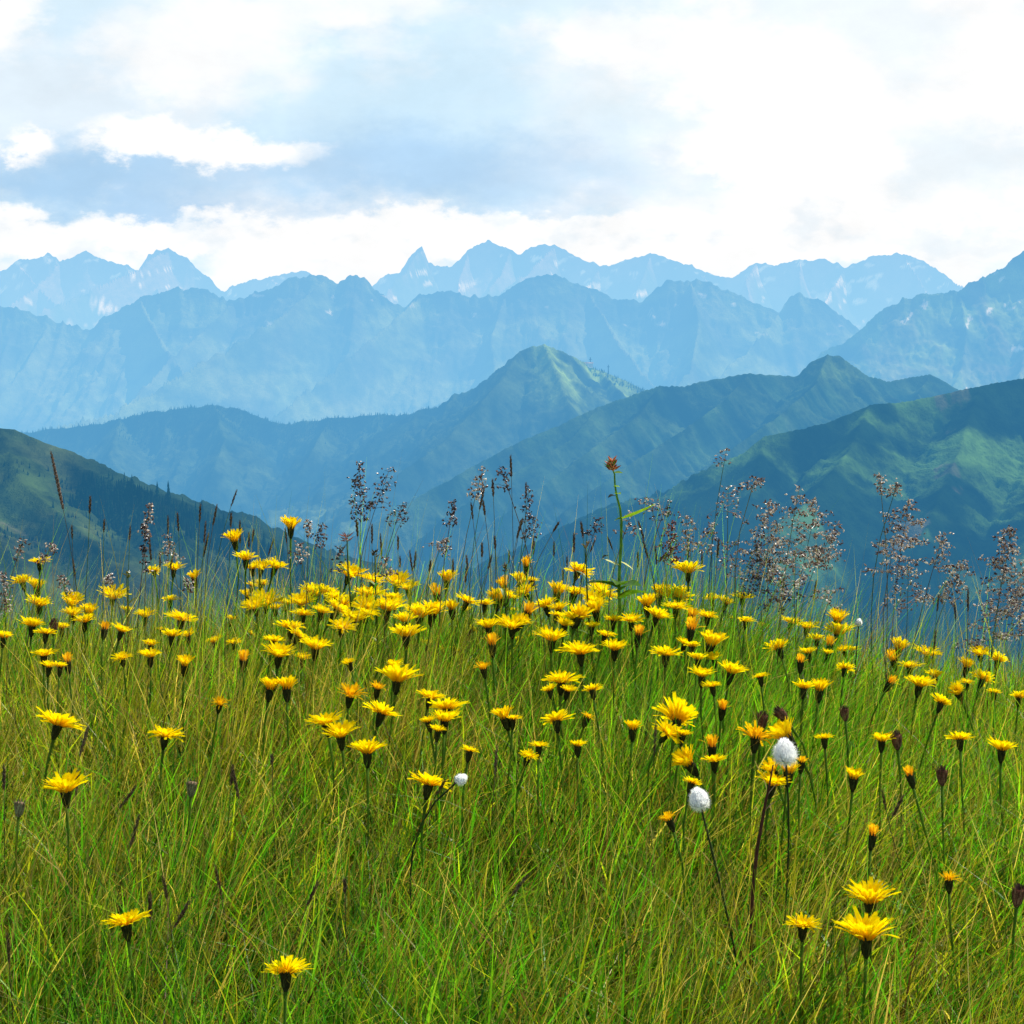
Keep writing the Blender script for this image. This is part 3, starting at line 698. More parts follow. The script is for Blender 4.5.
rx = random.Random(88)
for i in range(36):
    a = rx.choice([rx.gauss(330, 80), rx.gauss(620, 90), rx.uniform(0, 760)]); b = 588 + abs(rx.gauss(0, 32)) + max(0, a - 760) * .25
    FL += ';%d %d %d %s' % (max(3, min(1015, a)), b, rx.uniform(15, 27), rx.choice('ooocf'))
rr = random.Random(33)
for ent in FL.replace('\n', ';').split(';'):
    if not ent.strip(): continue
    px, py, w, k = ent.split(); px, py, w = float(px), float(py), float(w)
    Yd = solve(px, py + 2)
    if Yd is None: Yd = rr.uniform(3.2, 3.7)
    elif w <= 12 and k == 'o' and 590 < py < 670 and px < 770: Yd = min(3.9, Yd + rr.uniform(.5, .9))
    elif w < 17 and k == 'o' and py < 660: Yd = min(3.7, Yd + rr.uniform(0, .3))
    p = at(px, py, Yd)
    if p[2] < ground(p[0], Yd) + .13: Yd -= .3; p = at(px, py, Yd)
    kk = {'o': 'open' if rr.random() < .6 else 'flat', 'f': 'flat', 'c': 'cup', 's': 'cup', 'a': 'bud', 'h': 'shag', 'b': 'brown'}[k]
    if k == 's' and w < 11: kk = 'bud'
    s = w * Yd / F / WID[kk] * 1.14; s = max(.55, min(1.5, s))
    bs = max(.8, min(1.15, s ** .5))
    tilt = abs(rr.gauss(0, .28)); az = rr.uniform(0, 6.28)
    if (px, py) == (125, 918): tilt, az = .2, 3.3
    if (px, py) == (686, 760): tilt, az = .7, 3.5
    up = Vector((math.sin(tilt) * math.cos(az), math.sin(tilt) * math.sin(az), math.cos(tilt)))
    up = (up + Vector((.05, .13, 0))).normalized()
    hp = Vector(p) - up * (.005 * s if kk != 'brown' else .0)
    bx = p[0] + rr.gauss(0, .018); by = Yd + rr.gauss(0, .018); bz = float(ground(bx, by)) - .01
    root = empty('flower_bud' if kk == 'brown' else 'yellow_flower', (bx, by, bz))
    rp = hp - Vector((bx, by, bz))
    key = (int(px), int(py))
    lb = HAND.get(key)
    if not lb:
        lb = LOOK[k] if not (k == 'o' and w <= 14) else 'small yellow flower'
        if k == 'o' and w >= 28: lb = 'large open yellow flower'
        lb = '%s %s, %s percent across, %s percent down' % (lb, where(px), pct(px), pct(py))
    tag(root, uniq(lb, px, py), 'bud' if kk == 'brown' else 'flower', 'yellow meadow flowers and their buds')
    sm = MB(); e = rp - up * .0155 * bs
    pts = curve_pts((0, 0, 0), e + up * .001, up, Vector((rr.gauss(0, .012), rr.gauss(0, .012), 0)))
    g0 = (.16, .38, .03); g1 = (.10, .20, .02)
    sm.tube(pts, [.0010, .0009, .0008, .0008, .0008, .0009, .0010, .0013, .0018 * bs], [tuple(g0[i] + (g1[i] - g0[i]) * q / 8 for i in range(3)) for q in range(9)], 6)
    sm.build('stem', M_stem, root)
    rot = Vector((0, 0, 1)).rotation_difference(up).to_matrix() @ Matrix.Rotation(rr.uniform(0, 6.28), 3, 'Z')
    b = link('bracts', rr.choice(BR['green' if key in ((192, 782), (20, 802)) else 'brown' if kk == 'brown' else 'n']), root); b.location = rp; b.rotation_euler = rot.to_euler(); b.scale = (bs * (1.1 if kk == 'cup' else 1),) * 2 + (bs,)
    if kk != 'brown':
        h_ = link('petals', rr.choice(HEAD[kk]), root); h_.location = rp; h_.rotation_euler = rot.to_euler(); h_.scale = (s, s, s * (1.2 if kk in ('open', 'flat') else 1.))

# ---------------------------------------------------------------- cottongrass
def tuft(px, py, w, Yd, droop, lb, base=(0, 0)):
    p = Vector(at(px, py, Yd)); bx, by = p.x + base[0], Yd + base[1]; bz = float(ground(bx, by)) - .01
    root = empty('cottongrass', (bx, by, bz)); tag(root, lb, 'cottongrass', 'white cottongrass tufts')
    rp = p - Vector((bx, by, bz)); r = w * Yd / F / 2; rr = random.Random(int(px))
    up = Vector(droop).normalized(); foot = rp - up * r * .8
    sm = MB(); sm.tube(curve_pts((0, 0, 0), foot, up if up.z > 0 else Vector((0, 0, 1)), Vector((.01, 0, 0)), 10), [.0010] * 11, (.05, .075, .025), 6); sm.build('stem', M_stem, root)
    mb = MB()
    u = up.orthogonal().normalized(); v = up.cross(u)
    vs = []; cs = []; n = 18
    for i in range(11):
        ph = math.pi * i / 10; 
        for j in range(n):
            a = 2 * math.pi * j / n; q = r * .45 * (1 + .10 * math.sin(3 * a + i) + rr.gauss(0, .03)) * math.sin(ph) * (1 - .18 * math.cos(ph) * -1 if False else 1)
            vs.append(rp + u * q * math.cos(a) + v * q * math.sin(a) + up * (-math.cos(ph) * r * .45)); cs.append((.97, .97, .96))
    mb.add(vs, [(i * n + j, i * n + (j + 1) % n, (i + 1) * n + (j + 1) % n, (i + 1) * n + j) for i in range(10) for j in range(n)], cs)
    for i in range(2600):                      # silky hairs combed from the foot over the tuft
        a = rr.uniform(0, 6.28); p0_ = rr.uniform(.05, 2.4); p1_ = min(3.1, p0_ + rr.uniform(.5, 1.0)); rq = rr.uniform(.42, .80); lift = rr.uniform(.05, .45); pts_ = []
        for q in range(4):
            ph = p0_ + (p1_ - p0_) * q / 3; k_ = r * (rq + lift * (q / 3) ** 2); hh = -math.cos(ph)
            pts_.append(rp + (u * math.cos(a) + v * math.sin(a)) * (k_ * math.sin(ph) * (1 - .22 * hh)) + up * k_ * hh * 1.08 + Vector((0, 0, -.10 * r * (q / 3) ** 2)))
        n_ = (u * math.cos(a) + v * math.sin(a)); sd = up.cross(n_).normalized(); c = rr.uniform(.86, 1.)
        mb.strip(pts_, [.00045, .00045, .0003, .00005], sd, (c, c, c * .98))
    for i in range(700):
        a = rr.uniform(0, 6.28); ph = rr.uniform(.2, 3.0); hh = -math.cos(ph); n_ = (u * math.cos(a) + v * math.sin(a)); q0 = rp + n_ * r * .82 * math.sin(ph) * (1 - .22 * hh) + up * r * .9 * hh
        e_ = q0 + (n_ * math.sin(ph) + up * (hh + .5)).normalized() * r * rr.uniform(.12, .38) + Vector((rr.gauss(0, .08), rr.gauss(0, .08), -.05)) * r
        mb.strip([q0, (q0 + e_) / 2 + up * r * .03, e_], [.0003, .00022, .00004], up.cross(n_).normalized(), (.97, .97, .95))
    mb.build('fluff', M_fluff, root)
    mb = MB(); 
    for j in range(7):
        a = j * .9; o = (u * math.cos(a) + v * math.sin(a)); mb.strip([foot + o * .0008 - up * .004, foot + o * .003 + up * .003, foot + o * .0035 + up * .008], [.0008, .0014, .0002], up.cross(o), (.04, .035, .03))
    mb.build('scales', M_bract, root)
tuft(785, 752, 26, 1.93, (-.1, 0, 1), 'round white cottongrass tuft, largest, right of centre', (-.02, -.02))
tuft(699, 799, 22, 1.85, (-.25, 0, 1), 'teardrop white cottongrass tuft on a thin dark stem, left of the round one', (.05, -.03))
tuft(461, 779, 12, 1.98, (.7, 0, .5), 'small grey white fluffy tuft beside a yellow flower, leaning right', (-.04, .0))

# whitish opening bud
tuft(859, 622, 7, 3.1, (.1, 0, 1), 'tiny white tuft on a green bud above the right hand flowers', (0, 0))

# ---------------------------------------------------------------- grass spikes
DK = [(.18, .10, .055), (.26, .17, .085), (.08, .05, .035), (.34, .26, .14)]
def spike_part(mb, a, b, r, rr, cols):
    a = Vector(a); b = Vector(b); d = (b - a); L = d.length; d.normalize(); u = d.orthogonal().normalized(); v = d.cross(u)
    mb.tube([a, b], [.0008, .0003], cols[0], 5)
    n = int(L / .0011)
    for i in range(n):
        t = i / n; q = r * (math.sin(math.pi * min(1, t * .9 + .12)) ** .6)
        for k in range(3):
            an = i * 2.4 + k * 2.1 + rr.uniform(-.3, .3); o = u * math.cos(an) + v * math.sin(an)
            mb.seed(a + d * L * t + o * q * .25, d * 1.0 + o * .55, .0042 * rr.uniform(.7, 1.2), q * .42, rr.choice(cols))
SP = """72 532 14 0;90 505 18 3;104 526 14 5;130 533 15 2;57 480 60 -12;74 568 20 -8;168 525 20 0;178 522 20 0;172 560 22 14;200 513 20 6;205 532 22 3;206 545 26 14;231 520 15 2;234 498 18 20;240 532 24 0;249 540 16 0;253 536 14 8;215 515 22 12;150 548 24 -4;160 560 18 0
271 547 18 20;286 536 16 -6;341 552 18 34;357 528 18 -4;372 534 20 0;381 545 24 -3;398 543 15 0;400 562 12 0;411 561 22 -8;415 560 18 6;430 566 12 8;467 562 14 -6;472 511 18 -6;482 550 15 0;482 498 24 12;493 488 18 -3;484 508 16 -8;495 543 14 -4;490 562 16 14;509 557 14 0;511 466 22 -2;526 490 16 0;519 530 18 14;453 566 14 0;466 575 16 4;533 542 14 6
521 525 14 14;534 548 14 5;556 527 12 30;554 549 16 0;574 543 20 0;582 530 18 -8;593 545 16 22;610 543 16 -22;567 562 12 0;641 530 20 -18;645 548 22 -16;656 555 20 -5;638 560 16 0;563 575 12 0;688 550 22 0;702 560 18 0;718 548 20 4;815 590 20 10;938 603 18 4;955 610 20 -5;968 600 24 0;935 640 20 8
84 741 32 14;77 783 26 4;4 778 26 0;128 797 30 38;135 830 34 16;236 785 28 -10;232 775 22 6;345 886 16 0;165 888 26 -6;182 914 34 30;150 905 30 0;8 948 34 0;441 787 22 28;496 760 30 4;313 893 30 24;272 760 12 0;218 880 34 -10;655 740 34 3;520 885 26 38;898 806 26 24;884 800 24 -14"""
SPL = {'60': 'tall pale brown grass spike leaning left over the left hill'}
rr = random.Random(77)
for ent in SP.replace('\n', ';').split(';'):
    px, py, Lp, ang = [float(q) for q in ent.split()]
    low = py > 680
    Yd = solve(px, py) if low else rr.uniform(2.9, 3.6)
    Yd = Yd or 3.2
    if low: Yd = max(1.75, Yd)
    L = Lp * Yd / F; c = Vector(at(px, py, Yd)); a = R(ang); dr = Vector((math.sin(a), rr.gauss(0, .15), math.cos(a))).normalized()
    top = c + dr * L / 2; bot = c - dr * L / 2
    bx = bot.x - math.sin(a) * .10 + rr.gauss(0, .015); by = Yd + rr.gauss(0, .03); bz = float(ground(bx, by)) - .01
    root = empty('grass_spike', (bx, by, bz)); O = Vector((bx, by, bz))
    sm = MB(); pts = curve_pts((0, 0, 0), bot - O + dr * .001, dr, Vector((rr.gauss(0, .01), rr.gauss(0, .01), 0)), 9)
    sc = rr.choice([(.10, .17, .03), (.16, .17, .05), (.12, .10, .05)]); sm.tube(pts, [.0008 - .00004 * i for i in range(10)], sc, 5); sm.build('stem', M_stem, root)
    hb = MB(); pale = Lp >= 60
    spike_part(hb, bot - O, top - O, (.0014 if not pale else .003) * rr.uniform(.7, 1.35), rr, DK if not pale else [(.30, .2, .13), (.2, .12, .08), (.4, .3, .22)])
    hb.build('seed_head', M_seed, root, False)
    desc = 'tall pale brown grass spike' if pale else ('dark leaning grass spike' if abs(ang) > 18 else 'dark upright grass spike')
    bgd = 'low in the grass' if low else ('against the left hill' if px < 260 else 'against the blue slopes' if px < 640 else 'against the right hill')
    tag(root, uniq('%s %s, %s percent across, %s percent down' % (desc, bgd, pct(px), pct(py)), px, py), 'grass stalk', 'dark grass spikes')

# ---------------------------------------------------------------- airy grass plumes
def plume(px, py, wp, hp_, lean, lb, dens=1., Yd=None, tone=0, seed=0, basepx=None):
    """centre px,py; spread wp x hp_ pixels"""
    rr = random.Random(seed); Yd = Yd or rr.uniform(2.85, 3.4); dens *= 1.6
    if abs(lean) > 28: lean = math.copysign(20, lean)
    H = hp_ * Yd / F; Wd = wp * Yd / F / 2; c = Vector(at(px, py, Yd)); la = R(lean)
    dr = Vector((math.sin(la), 0, math.cos(la))); top = c + dr * H / 2; bot = c - dr * H / 2
    bx = bot.x - math.sin(la) * .05 + rr.gauss(0, .02); by = Yd + rr.gauss(0, .03); bz = float(ground(bx, by)) - .01; O = Vector((bx, by, bz))
    root = empty('grass_plume', (bx, by, bz)); tag(root, lb, 'grass plume', 'airy grass plumes above the meadow')
    sm = MB(); pts = curve_pts((0, 0, 0), bot - O, dr, Vector((rr.gauss(0, .01), 0, 0)), 8) + [bot - O + dr * H * .5, top - O]
    sm.tube(pts, [.0008] * 6 + [.0007, .0006, .0005, .0004, .0003], rr.choice([(.22, .22, .09), (.18, .13, .08), (.13, .18, .05)]), 5); sm.build('stem', M_stem, root)
    mb = MB(); tones = [[(.78, .68, .56), (.50, .37, .29), (.15, .075, .06), (.9, .84, .74), (.30, .18, .14)], [(.20, .12, .12), (.10, .06, .07), (.42, .36, .36), (.06, .04, .05)], [(.35, .10, .07), (.22, .06, .05), (.5, .25, .18)]][tone]
    nodes = max(4, int(H / .010))
    for i in range(nodes):
        t = (i + .5) / nodes; p0 = bot - O + dr * H * t
        for b in range(rr.randint(3, 5)):
            a = rr.uniform(0, 6.28); Lb = Wd * (1.15 - .85 * t ** 1.5) * rr.uniform(.35, 1.15)
            out = Vector((math.cos(a), math.sin(a) * .8, rr.uniform(-.05, .65)))
            p1 = p0 + out * Lb * .6; p2 = p0 + out * Lb + Vector((0, 0, -.22 * Lb))
            mb.tube([p0, p1, p2], [.00042, .0003, .0002], tones[1], 3, False)
            for q in range(max(2, int((2 + Lb / .006) * dens))):
                tq = rr.uniform(.35, 1.05); ps = p0.lerp(p2, tq) + Vector((rr.gauss(0, .0022), rr.gauss(0, .0022), rr.gauss(0, .0028) + .1 * Lb * (1 - tq)))
                mb.seed(ps, Vector((rr.gauss(0, .6), rr.gauss(0, .6), rr.uniform(-1, .6))), rr.uniform(.0045, .0078), rr.uniform(.0011, .0020), rr.choice(tones))
    mb.build('seed_cluster', M_seed, root, False)
    return root
PLM = [(360, 492, 24, 62, 0, 1, .9), (382, 490, 34, 46, 35, 1, .5), (399, 514, 30, 24, 55, 1, .5), (452, 512, 18, 26, 10, 1, .8), (441, 546, 34, 18, 60, 0, .7), (479, 484, 20, 34, 15, 0, .9), (504, 478, 30, 26, -30, 1, .6),
 (527, 505, 20, 36, 8, 1, .5), (531, 527, 26, 26, 35, 1, .7), (308, 527, 12, 16, 0, 0, .8), (321, 535, 16, 26, 0, 1, .7), (300, 553, 22, 20, -10, 0, .7), (340, 560, 14, 30, 0, 1, .6), (386, 568, 20, 22, 0, 0, .6), (628, 524, 30, 26, 20, 0, .5), (596, 528, 22, 22, 45, 1, .5),
 (671, 542, 26, 46, 0, 2, 1.), (688, 534, 24, 40, -8, 0, .8), (664, 512, 26, 26, 20, 1, .5), (650, 505, 30, 16, -50, 0, .4), (728, 500, 56, 30, 0, 0, .35), (725, 458, 24, 20, 10, 0, .3), (754, 484, 30, 14, 40, 0, .5), (712, 540, 34, 34, 0, 0, .7), (735, 562, 40, 40, 0, 0, .6),
 (768, 545, 62, 86, 0, 0, 1.1), (758, 570, 40, 60, -5, 1, .8), (810, 535, 70, 70, 12, 0, 1.0), (797, 500, 26, 30, 10, 0, .6), (795, 575, 60, 50, 0, 0, .8), (826, 545, 46, 50, 25, 0, .8), (780, 595, 60, 34, 0, 1, .6), (830, 598, 60, 20, 30, 0, .5),
 (880, 484, 20, 22, -8, 0, .7), (896, 489, 18, 12, 50, 0, .6), (905, 525, 62, 50, 8, 0, 1.1), (892, 555, 56, 44, 10, 0, .8), (908, 585, 60, 56, 0, 0, .7), (938, 552, 34, 40, 15, 0, .8), (955, 582, 50, 44, 25, 0, 1.1), (1008, 552, 50, 50, 10, 0, 1.), (1000, 590, 60, 60, 5, 0, .8), (1020, 610, 60, 60, 0, 0, .9), (990, 625, 60, 50, 0, 0, .6), (1035, 560, 40, 70, 0, 0, .9),
 (48, 553, 24, 22, 20, 0, .9), (20, 550, 12, 26, 20, 0, .5), (4, 592, 14, 40, 0, 0, .8), (63, 584, 12, 20, -15, 0, .8), (148, 520, 14, 36, 8, 0, .8), (145, 548, 10, 50, 0, 1, 1.), (170, 548, 26, 30, -10, 0, .6), (187, 585, 14, 14, 0, 0, .7), (110, 580, 14, 10, -40, 0, .7)]
for i, (a, b, w, h, l, tn, dn) in enumerate(PLM):
    d = 'broad silvery brown' if w >= 50 else ('thin purple brown' if tn == 1 else 'rust red' if tn == 2 else 'small silvery brown')
    lb = '%s airy grass plume %s, %s percent across, %s percent down' % (d, 'over the right hill' if a > 700 else 'against blue slopes' if a > 260 else 'over the left hill', pct(a), pct(b))
    plume(a, b, w, h, l, uniq(lb, a, b), dn, None, tn, 900 + i)

# ---------------------------------------------------------------- tall leafy plant and its small neighbours
def leaf(mb, p, d, L, W, droop, col, roll=0.):
    p = Vector(p); d = Vector(d).normalized(); sd = d.cross(Vector((0, 0, 1))).normalized(); sd = Matrix.Rotation(roll, 3, d) @ sd; n = sd.cross(d)
    N = 7; vs = []; cs = []
    for i in range(N + 1):
        t = i / N; c = p + d * L * t + Vector((0, 0, -droop * L * t * t)); w = W * math.sin(math.pi * min(.98, t * .9 + .08)) ** .8 * (1 - .3 * t) + .0002
        vs += [c - sd * w + n * w * .35, c, c + sd * w + n * w * .35]; k = .8 + .3 * t
        cs += [tuple(q * k for q in col)] * 3
    fs = []
    for i in range(N): a = i * 3; fs += [(a, a + 1, a + 4, a + 3), (a + 1, a + 2, a + 5, a + 4)]
    mb.add(vs, fs, cs)
Yp = 2.85
def P(px, py, dy=0): return Vector(at(px, py, Yp + dy))
gx_, gy_ = P(619, 620).x, Yp; O = Vector((gx_, gy_, float(ground(gx_, gy_)) - .01))
root = empty('leafy_plant', O); tag(root, 'tall green leafy plant with rusty red flower cluster, tallest in the meadow', 'plant')
sm = MB(); pts = [Vector((0, 0, 0))] + [P(a, b) - O for a, b in ((620, 610), (619, 590), (619.5, 570), (621, 545), (621.5, 522), (620, 508), (617, 497), (615, 485), (614.5, 474), (612, 468))]
sm.tube(pts, [.0026, .0025, .0025, .0024, .0022, .002, .0018, .0016, .0014, .0012, .001], (.15, .30, .05), 8); sm.build('stem', M_stem, root)
GL = (.28, .48, .04)
for (a, b, d, L, W, dp, c, lb) in ((621, 519, (.9, -.1, .18), .047, .006, -.25, GL, None), (620, 519, (-1, -.3, 0), .008, .004, .3, GL, None), (615, 496, (-1, -.5, .25), .011, .0045, .4, (.04, .05, .03), 'dark curled leaf with pale rim'), (616, 494, (.7, -.7, .3), .008, .005, .3, GL, None),
    (614, 487, (.8, -.3, .35), .009, .004, .4, GL, None), (614, 473, (1, -.3, .1), .012, .0045, .1, (.2, .34, .03), None), (618, 588, (-.9, -.4, .5), .055, .011, .3, (.1, .24, .02), None), (619, 592, (.6, -.6, .7), .05, .012, .4, (.10, .24, .02), None), (620, 585, (-.2, -.9, .7), .04, .012, .5, (.11, .25, .02), None),
    (619, 600, (.9, -.3, .6), .05, .013, .3, (.09, .22, .02), None), (620, 566, (-.95, -.2, .42), .027, .005, .0, (.8, .8, .78), 'bleached white folded leaf left of the stem'), (621, 562, (.9, -.2, -.45), .019, .0042, .1, (.8, .8, .78), 'bleached white leaf drooping right of the stem'), (608, 556, (-.9, -.3, .1), .009, .005, .6, (.06, .07, .05), 'dark curled leaf tip')):
    mb = MB(); leaf(mb, P(a, b) - O, d, L * 1.12, W * 1.4, dp, c, rr.uniform(-.4, .4)); o = mb.build('leaf', M_leaf, root)
    if lb: o['label'] = lb
mb = MB(); r3 = random.Random(4)
for i in range(46):
    a = r3.uniform(0, 6.28); u = r3.random(); base = P(612, 471 - 9 * u) - O; d = Vector((math.cos(a) * 1.2, math.sin(a) * 1.2, .6 + u))
    mb.seed(base, d, r3.uniform(.009, .017), r3.uniform(.0013, .0022), r3.choice([(.8, .3, .12), (.5, .18, .08), (.8, .45, .2), (.25, .4, .06), (.2, .08, .05)]))
mb.build('flower_cluster', M_seed, root, False)

def sprig(name, px, py, h, lb, budcol, leafcol, seed, cat='plant', nb=14, spread=.8):
    r3 = random.Random(seed); Yd = 3.0; top = Vector(at(px, py, Yd)); bx = top.x + r3.gauss(0, .01); O = Vector((bx, Yd, float(ground(bx, Yd)) - .01))
    root = empty(name, O); tag(root, lb, cat)
    sm = MB(); pt = curve_pts((0, 0, 0), top - O, Vector((0, 0, 1)), Vector((.01, 0, 0))); sm.tube(pt, [.0018] * 5 + [.0016, .0014, .0012, .001], (.09, .15, .03), 6); sm.build('stem', M_stem, root)
    mb = MB()
    for i in range(nb):
        a = r3.uniform(0, 6.28); mb.seed(top - O + Vector((0, 0, -.004 + .010 * r3.random())), Vector((math.cos(a) * spread, math.sin(a) * spread, r3.uniform(.2, 1.4))), h * r3.uniform(.6, 1.1), .0013, r3.choice(budcol))
    mb.build('flower_cluster', M_seed, root, False)
    for k in range(4):
        a = r3.uniform(0, 6.28); mb = MB(); leaf(mb, pt[5 + k % 3], (math.cos(a), math.sin(a) * .5, .9), .028, .005, .3, leafcol); mb.build('leaf', M_leaf, root)
sprig('leafy_sprig', 586, 548, .012, 'small green sprig with pinkish bud just left of tall leafy plant', [(.5, .25, .2), (.3, .3, .06), (.55, .4, .3)], (.15, .26, .04), 1)
sprig('leafy_sprig', 347, 540, .016, 'pinkish star shaped sprig beside the dark plume, left of centre', [(.55, .25, .2), (.45, .2, .15)], (.18, .3, .04), 2, spread=1.6)
sprig('leafy_sprig', 375, 556, .010, 'bright green leafy sprig above the crowd, left of the peak', [(.12, .1, .04)], (.22, .36, .04), 3)
sprig('leafy_sprig', 505, 570, .010, 'small green sprig with tiny buds below the pyramid peak', [(.25, .25, .08), (.16, .1, .05)], (.17, .28, .04), 4)
sprig('leafy_sprig', 127, 577, .008, 'small yellowish sprig between flowers below the left hill', [(.35, .32, .05)], (.14, .2, .04), 5)

# brown stalk in front of the round tuft
Yd = 1.86; ps = [at(a, b, Yd) for a, b in ((752, 900), (754, 878), (757, 850), (762, 822), (766, 800), (770, 782), (773, 765))]
O = Vector((ps[0][0], Yd, float(ground(ps[0][0], Yd)))); root = empty('brown_stalk', O); tag(root, 'reddish brown dead stalk rising in front of the round cottongrass', 'stalk')
sm = MB(); sm.tube([Vector((0, 0, 0))] + [Vector(p) - O for p in ps], [.0022, .002, .002, .0019, .0017, .0014, .001, .0006], (.12, .055, .04), 6)
sm.build('stem', M_stem, root)
for (a, b, d) in ((764, 812, (1, 0, 1.2)), (763, 818, (-.6, 0, 1)), (767, 797, (.7, 0, 1.2))):
    mb = MB(); leaf(mb, Vector(at(a, b, Yd)) - O, d, .02, .0018, .2, (.25, .17, .10)); mb.build('leaf', M_leaf, root)

# ---------------------------------------------------------------- world
SUN_DIR = Vector((.54, .40, .84)).normalized()
el = math.asin(SUN_DIR.z); azs = math.atan2(SUN_DIR.x, SUN_DIR.y)
w = bpy.data.worlds.new('World'); scn.world = w; w.use_nodes = True
nt = NT(w.node_tree); w.node_tree.nodes.clear()
out = nt.node('ShaderNodeOutputWorld'); bg = nt.node('ShaderNodeBackground')
sky = nt.node('ShaderNodeTexSky', sky_type='NISHITA'); sky.sun_disc = False; sky.sun_elevation = el; sky.sun_rotation = azs; sky.altitude = 1900
tc = nt.node('ShaderNodeTexCoord'); sx = nt.node('ShaderNodeSeparateXYZ'); nt.l.new(tc.outputs['Generated'], sx.inputs[0])
az = nt.math('ARCTAN2', sx.outputs[0], sx.outputs[1]); elv = nt.math('ARCSINE', sx.outputs[2])
XX = nt.math('MULTIPLY_ADD', az, F, 512.); YY = nt.math('MULTIPLY_ADD', elv, -F, 315.)
cv = nt.node('ShaderNodeCombineXYZ'); nt.l.new(XX, cv.inputs[0]); nt.l.new(nt.math('MULTIPLY', YY, 1.7), cv.inputs[1])
def noise(scale, detail, off=0., rough=.55):
    n = nt.node('ShaderNodeTexNoise', noise_dimensions='3D'); n.inputs['Scale'].default_value = scale; n.inputs['Detail'].default_value = detail; n.inputs['Roughness'].default_value = rough
    v = nt.vmath('ADD', cv.outputs[0], (0, 0, off)); nt.l.new(v, n.inputs['Vector']); return n
nA = noise(1 / 110., 7, 0.); nB = noise(1 / 110., 7, 333.); nC = noise(1 / 170., 6, 777.); nD = noise(1 / 42., 7, 1200., .62)
dX = nt.math('MULTIPLY_ADD', nA.outputs[0], 150., -75.); dY = nt.math('MULTIPLY_ADD', nB.outputs[0], 70., -35.)
dY = nt.math('ADD', dY, nt.math('MULTIPLY_ADD', nD.outputs[0], 60., -30.)); dX = nt.math('ADD', dX, nt.math('MULTIPLY_ADD', nD.outputs[0], -80., 40.))
XW = nt.math('ADD', XX, dX); YW = nt.math('ADD', YY, dY)
def blob(cx, cy, rx, ry, s0=1.15, s1=.75, k=1., warp=1.):
    X_, Y_ = (XW, YW) if warp else (XX, YY)
    a = nt.math('MULTIPLY', nt.math('SUBTRACT', X_, cx), 1 / rx); b = nt.math('MULTIPLY', nt.math('SUBTRACT', Y_, cy), 1 / ry)
    d = nt.math('SQRT', nt.math('ADD', nt.math('MULTIPLY', a, a), nt.math('MULTIPLY', b, b)))
    return nt.mapr(d, s1, s0, k, 0.)
col = nt.mix(nt.mapr(nC.outputs[0], .40, .55), (.70, .87, .98, 1), (1., 1., 1.0, 1))
def over(c, f, rgb): return nt.mix(f, c, tuple(rgb) + (1,))
col = over(col, blob(60, 120, 260, 110, 1.3, .3, .7), (.66, .82, .95))
col = over(col, blob(470, 125, 250, 95, 1.2, .3, .85), (.60, .81, .96))
col = over(col, blob(430, 172, 320, 50, 1.25, .1, .95), (.45, .67, .90))
col = over(col, blob(90, 185, 230, 44, 1.25, .1, .95), (.40, .63, .87))
col = over(col, blob(170, 215, 60, 26, 1.2, .5, .7), (.42, .64, .88))
col = over(col, blob(920, 110, 420, 210, 1.2, .35, .62), (1., 1., 1.))
col = over(col, blob(760, 125, 120, 62, 1.15, .7, .8), (1.02, 1.02, 1.02))
col = over(col, blob(215, 155, 105, 19, 1.35, .6, 1.), (1.02, 1.02, 1.02))
col = over(col, blob(150, 140, 48, 22, 1.35, .6, 1.), (1.02, 1.02, 1.02))
col = over(col, blob(38, 153, 24, 16, 1.35, .5, .95), (1., 1., 1.))
col = over(col, blob(10, 35, 45, 42, 1.35, .5, .95), (1.02, 1.02, 1.02))
col = over(col, blob(210, 60, 110, 55, 1.2, .5, .85), (1., 1., 1.))
col = over(col, blob(330, 20, 130, 30, 1.2, .5, .7), (1., 1., 1.))
col = over(col, blob(560, 236, 900, 27, 1.15, .75, .95), (1., 1.0, 1.0))
nE = noise(1 / 60., 6, 2100.)
col = over(col, nt.math('MULTIPLY', nt.mapr(nE.outputs[0], .5, .68), blob(500, 240, 1500, 34, 1.2, .6, .55)), (.74, .84, .92))
col = over(col, blob(935, 165, 80, 45, 1.2, .4, .6), (.78, .89, .96))
col = over(col, blob(640, 130, 50, 45, 1.3, .4, .6), (.72, .87, .96))
col = over(col, blob(620, 45, 60, 30, 1.3, .4, .7), (1.02, 1.02, 1.02))
col = over(col, blob(790, 160, 95, 40, 1.1, .75, .9), (1.03, 1.03, 1.03))
col = over(col, blob(940, 165, 90, 22, 1.3, .4, .5), (.82, .90, .96))
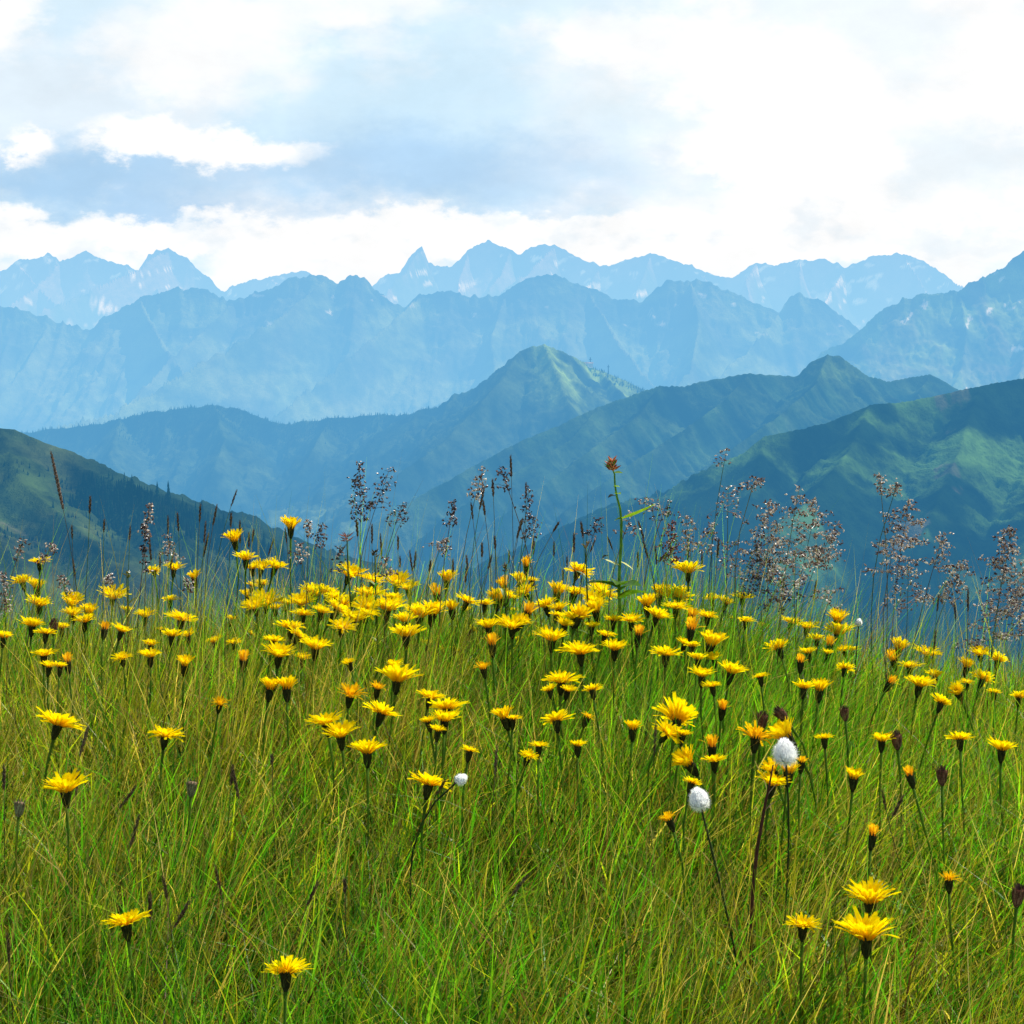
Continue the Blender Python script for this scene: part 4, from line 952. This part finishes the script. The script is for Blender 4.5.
col = over(col, blob(960, 245, 120, 12, 1.3, .3, .5), (.80, .89, .95))
# below the cloud band the horizon haze, above it the open sky
nF = noise(1 / 75., 8, 3100., .6)
gv = nt.mapr(nF.outputs[0], .3, .7, .98, 1.08, False); gs = nt.node('ShaderNodeVectorMath', operation='SCALE'); nt.l.new(col, gs.inputs[0]); nt.l.new(gv, gs.inputs[3]); col = gs.outputs[0]
hz = nt.mapr(YY, 255., 330., 0., 1.); col = nt.mix(hz, col, (.80, .90, .96, 1))
sk = nt.node('ShaderNodeVectorMath', operation='SCALE'); nt.l.new(sky.outputs[0], sk.inputs[0]); sk.inputs[3].default_value = .09
up_ = nt.mapr(YY, -520., -60., 0., 1.)
fin = nt.mix(up_, sk.outputs[0], col)
dn = nt.mapr(elv, -.25, -.02, 0., 1.); fin = nt.mix(dn, (.10, .14, .12, 1), fin)
nt.l.new(fin, bg.inputs[0]); bg.inputs[1].default_value = 1.; nt.l.new(bg.outputs[0], out.inputs[0])

sun = bpy.data.lights.new('sun', 'SUN'); sun.energy = 5.0; sun.angle = R(.5); sun.color = (1, .95, .86)
so = bpy.data.objects.new('sun', sun); COL.objects.link(so); so.rotation_euler = SUN_DIR.to_track_quat('Z', 'Y').to_euler()

# ---------------------------------------------------------------- camera
cam = bpy.data.cameras.new('camera'); co = bpy.data.objects.new('camera', cam); COL.objects.link(co)
cam.sensor_width = 36; cam.lens = 36 * F / 1024; cam.clip_start = .05; cam.clip_end = 100000
co.location = (0, 0, CAMZ); co.rotation_euler = (math.pi / 2 - PITCH, 0, 0); scn.camera = co

scn.view_settings.view_transform = 'Standard'; scn.view_settings.look = 'None'; scn.view_settings.exposure = 0
scn.cycles.use_denoising = True
try: scn.cycles.denoiser = 'OPENIMAGEDENOISE'; scn.cycles.denoising_prefilter = 'ACCURATE'
except Exception: pass
scn.cycles.max_bounces = 6; scn.cycles.diffuse_bounces = 3; scn.cycles.transmission_bounces = 4; scn.cycles.glossy_bounces = 2
scn.cycles.sample_clamp_indirect = 5
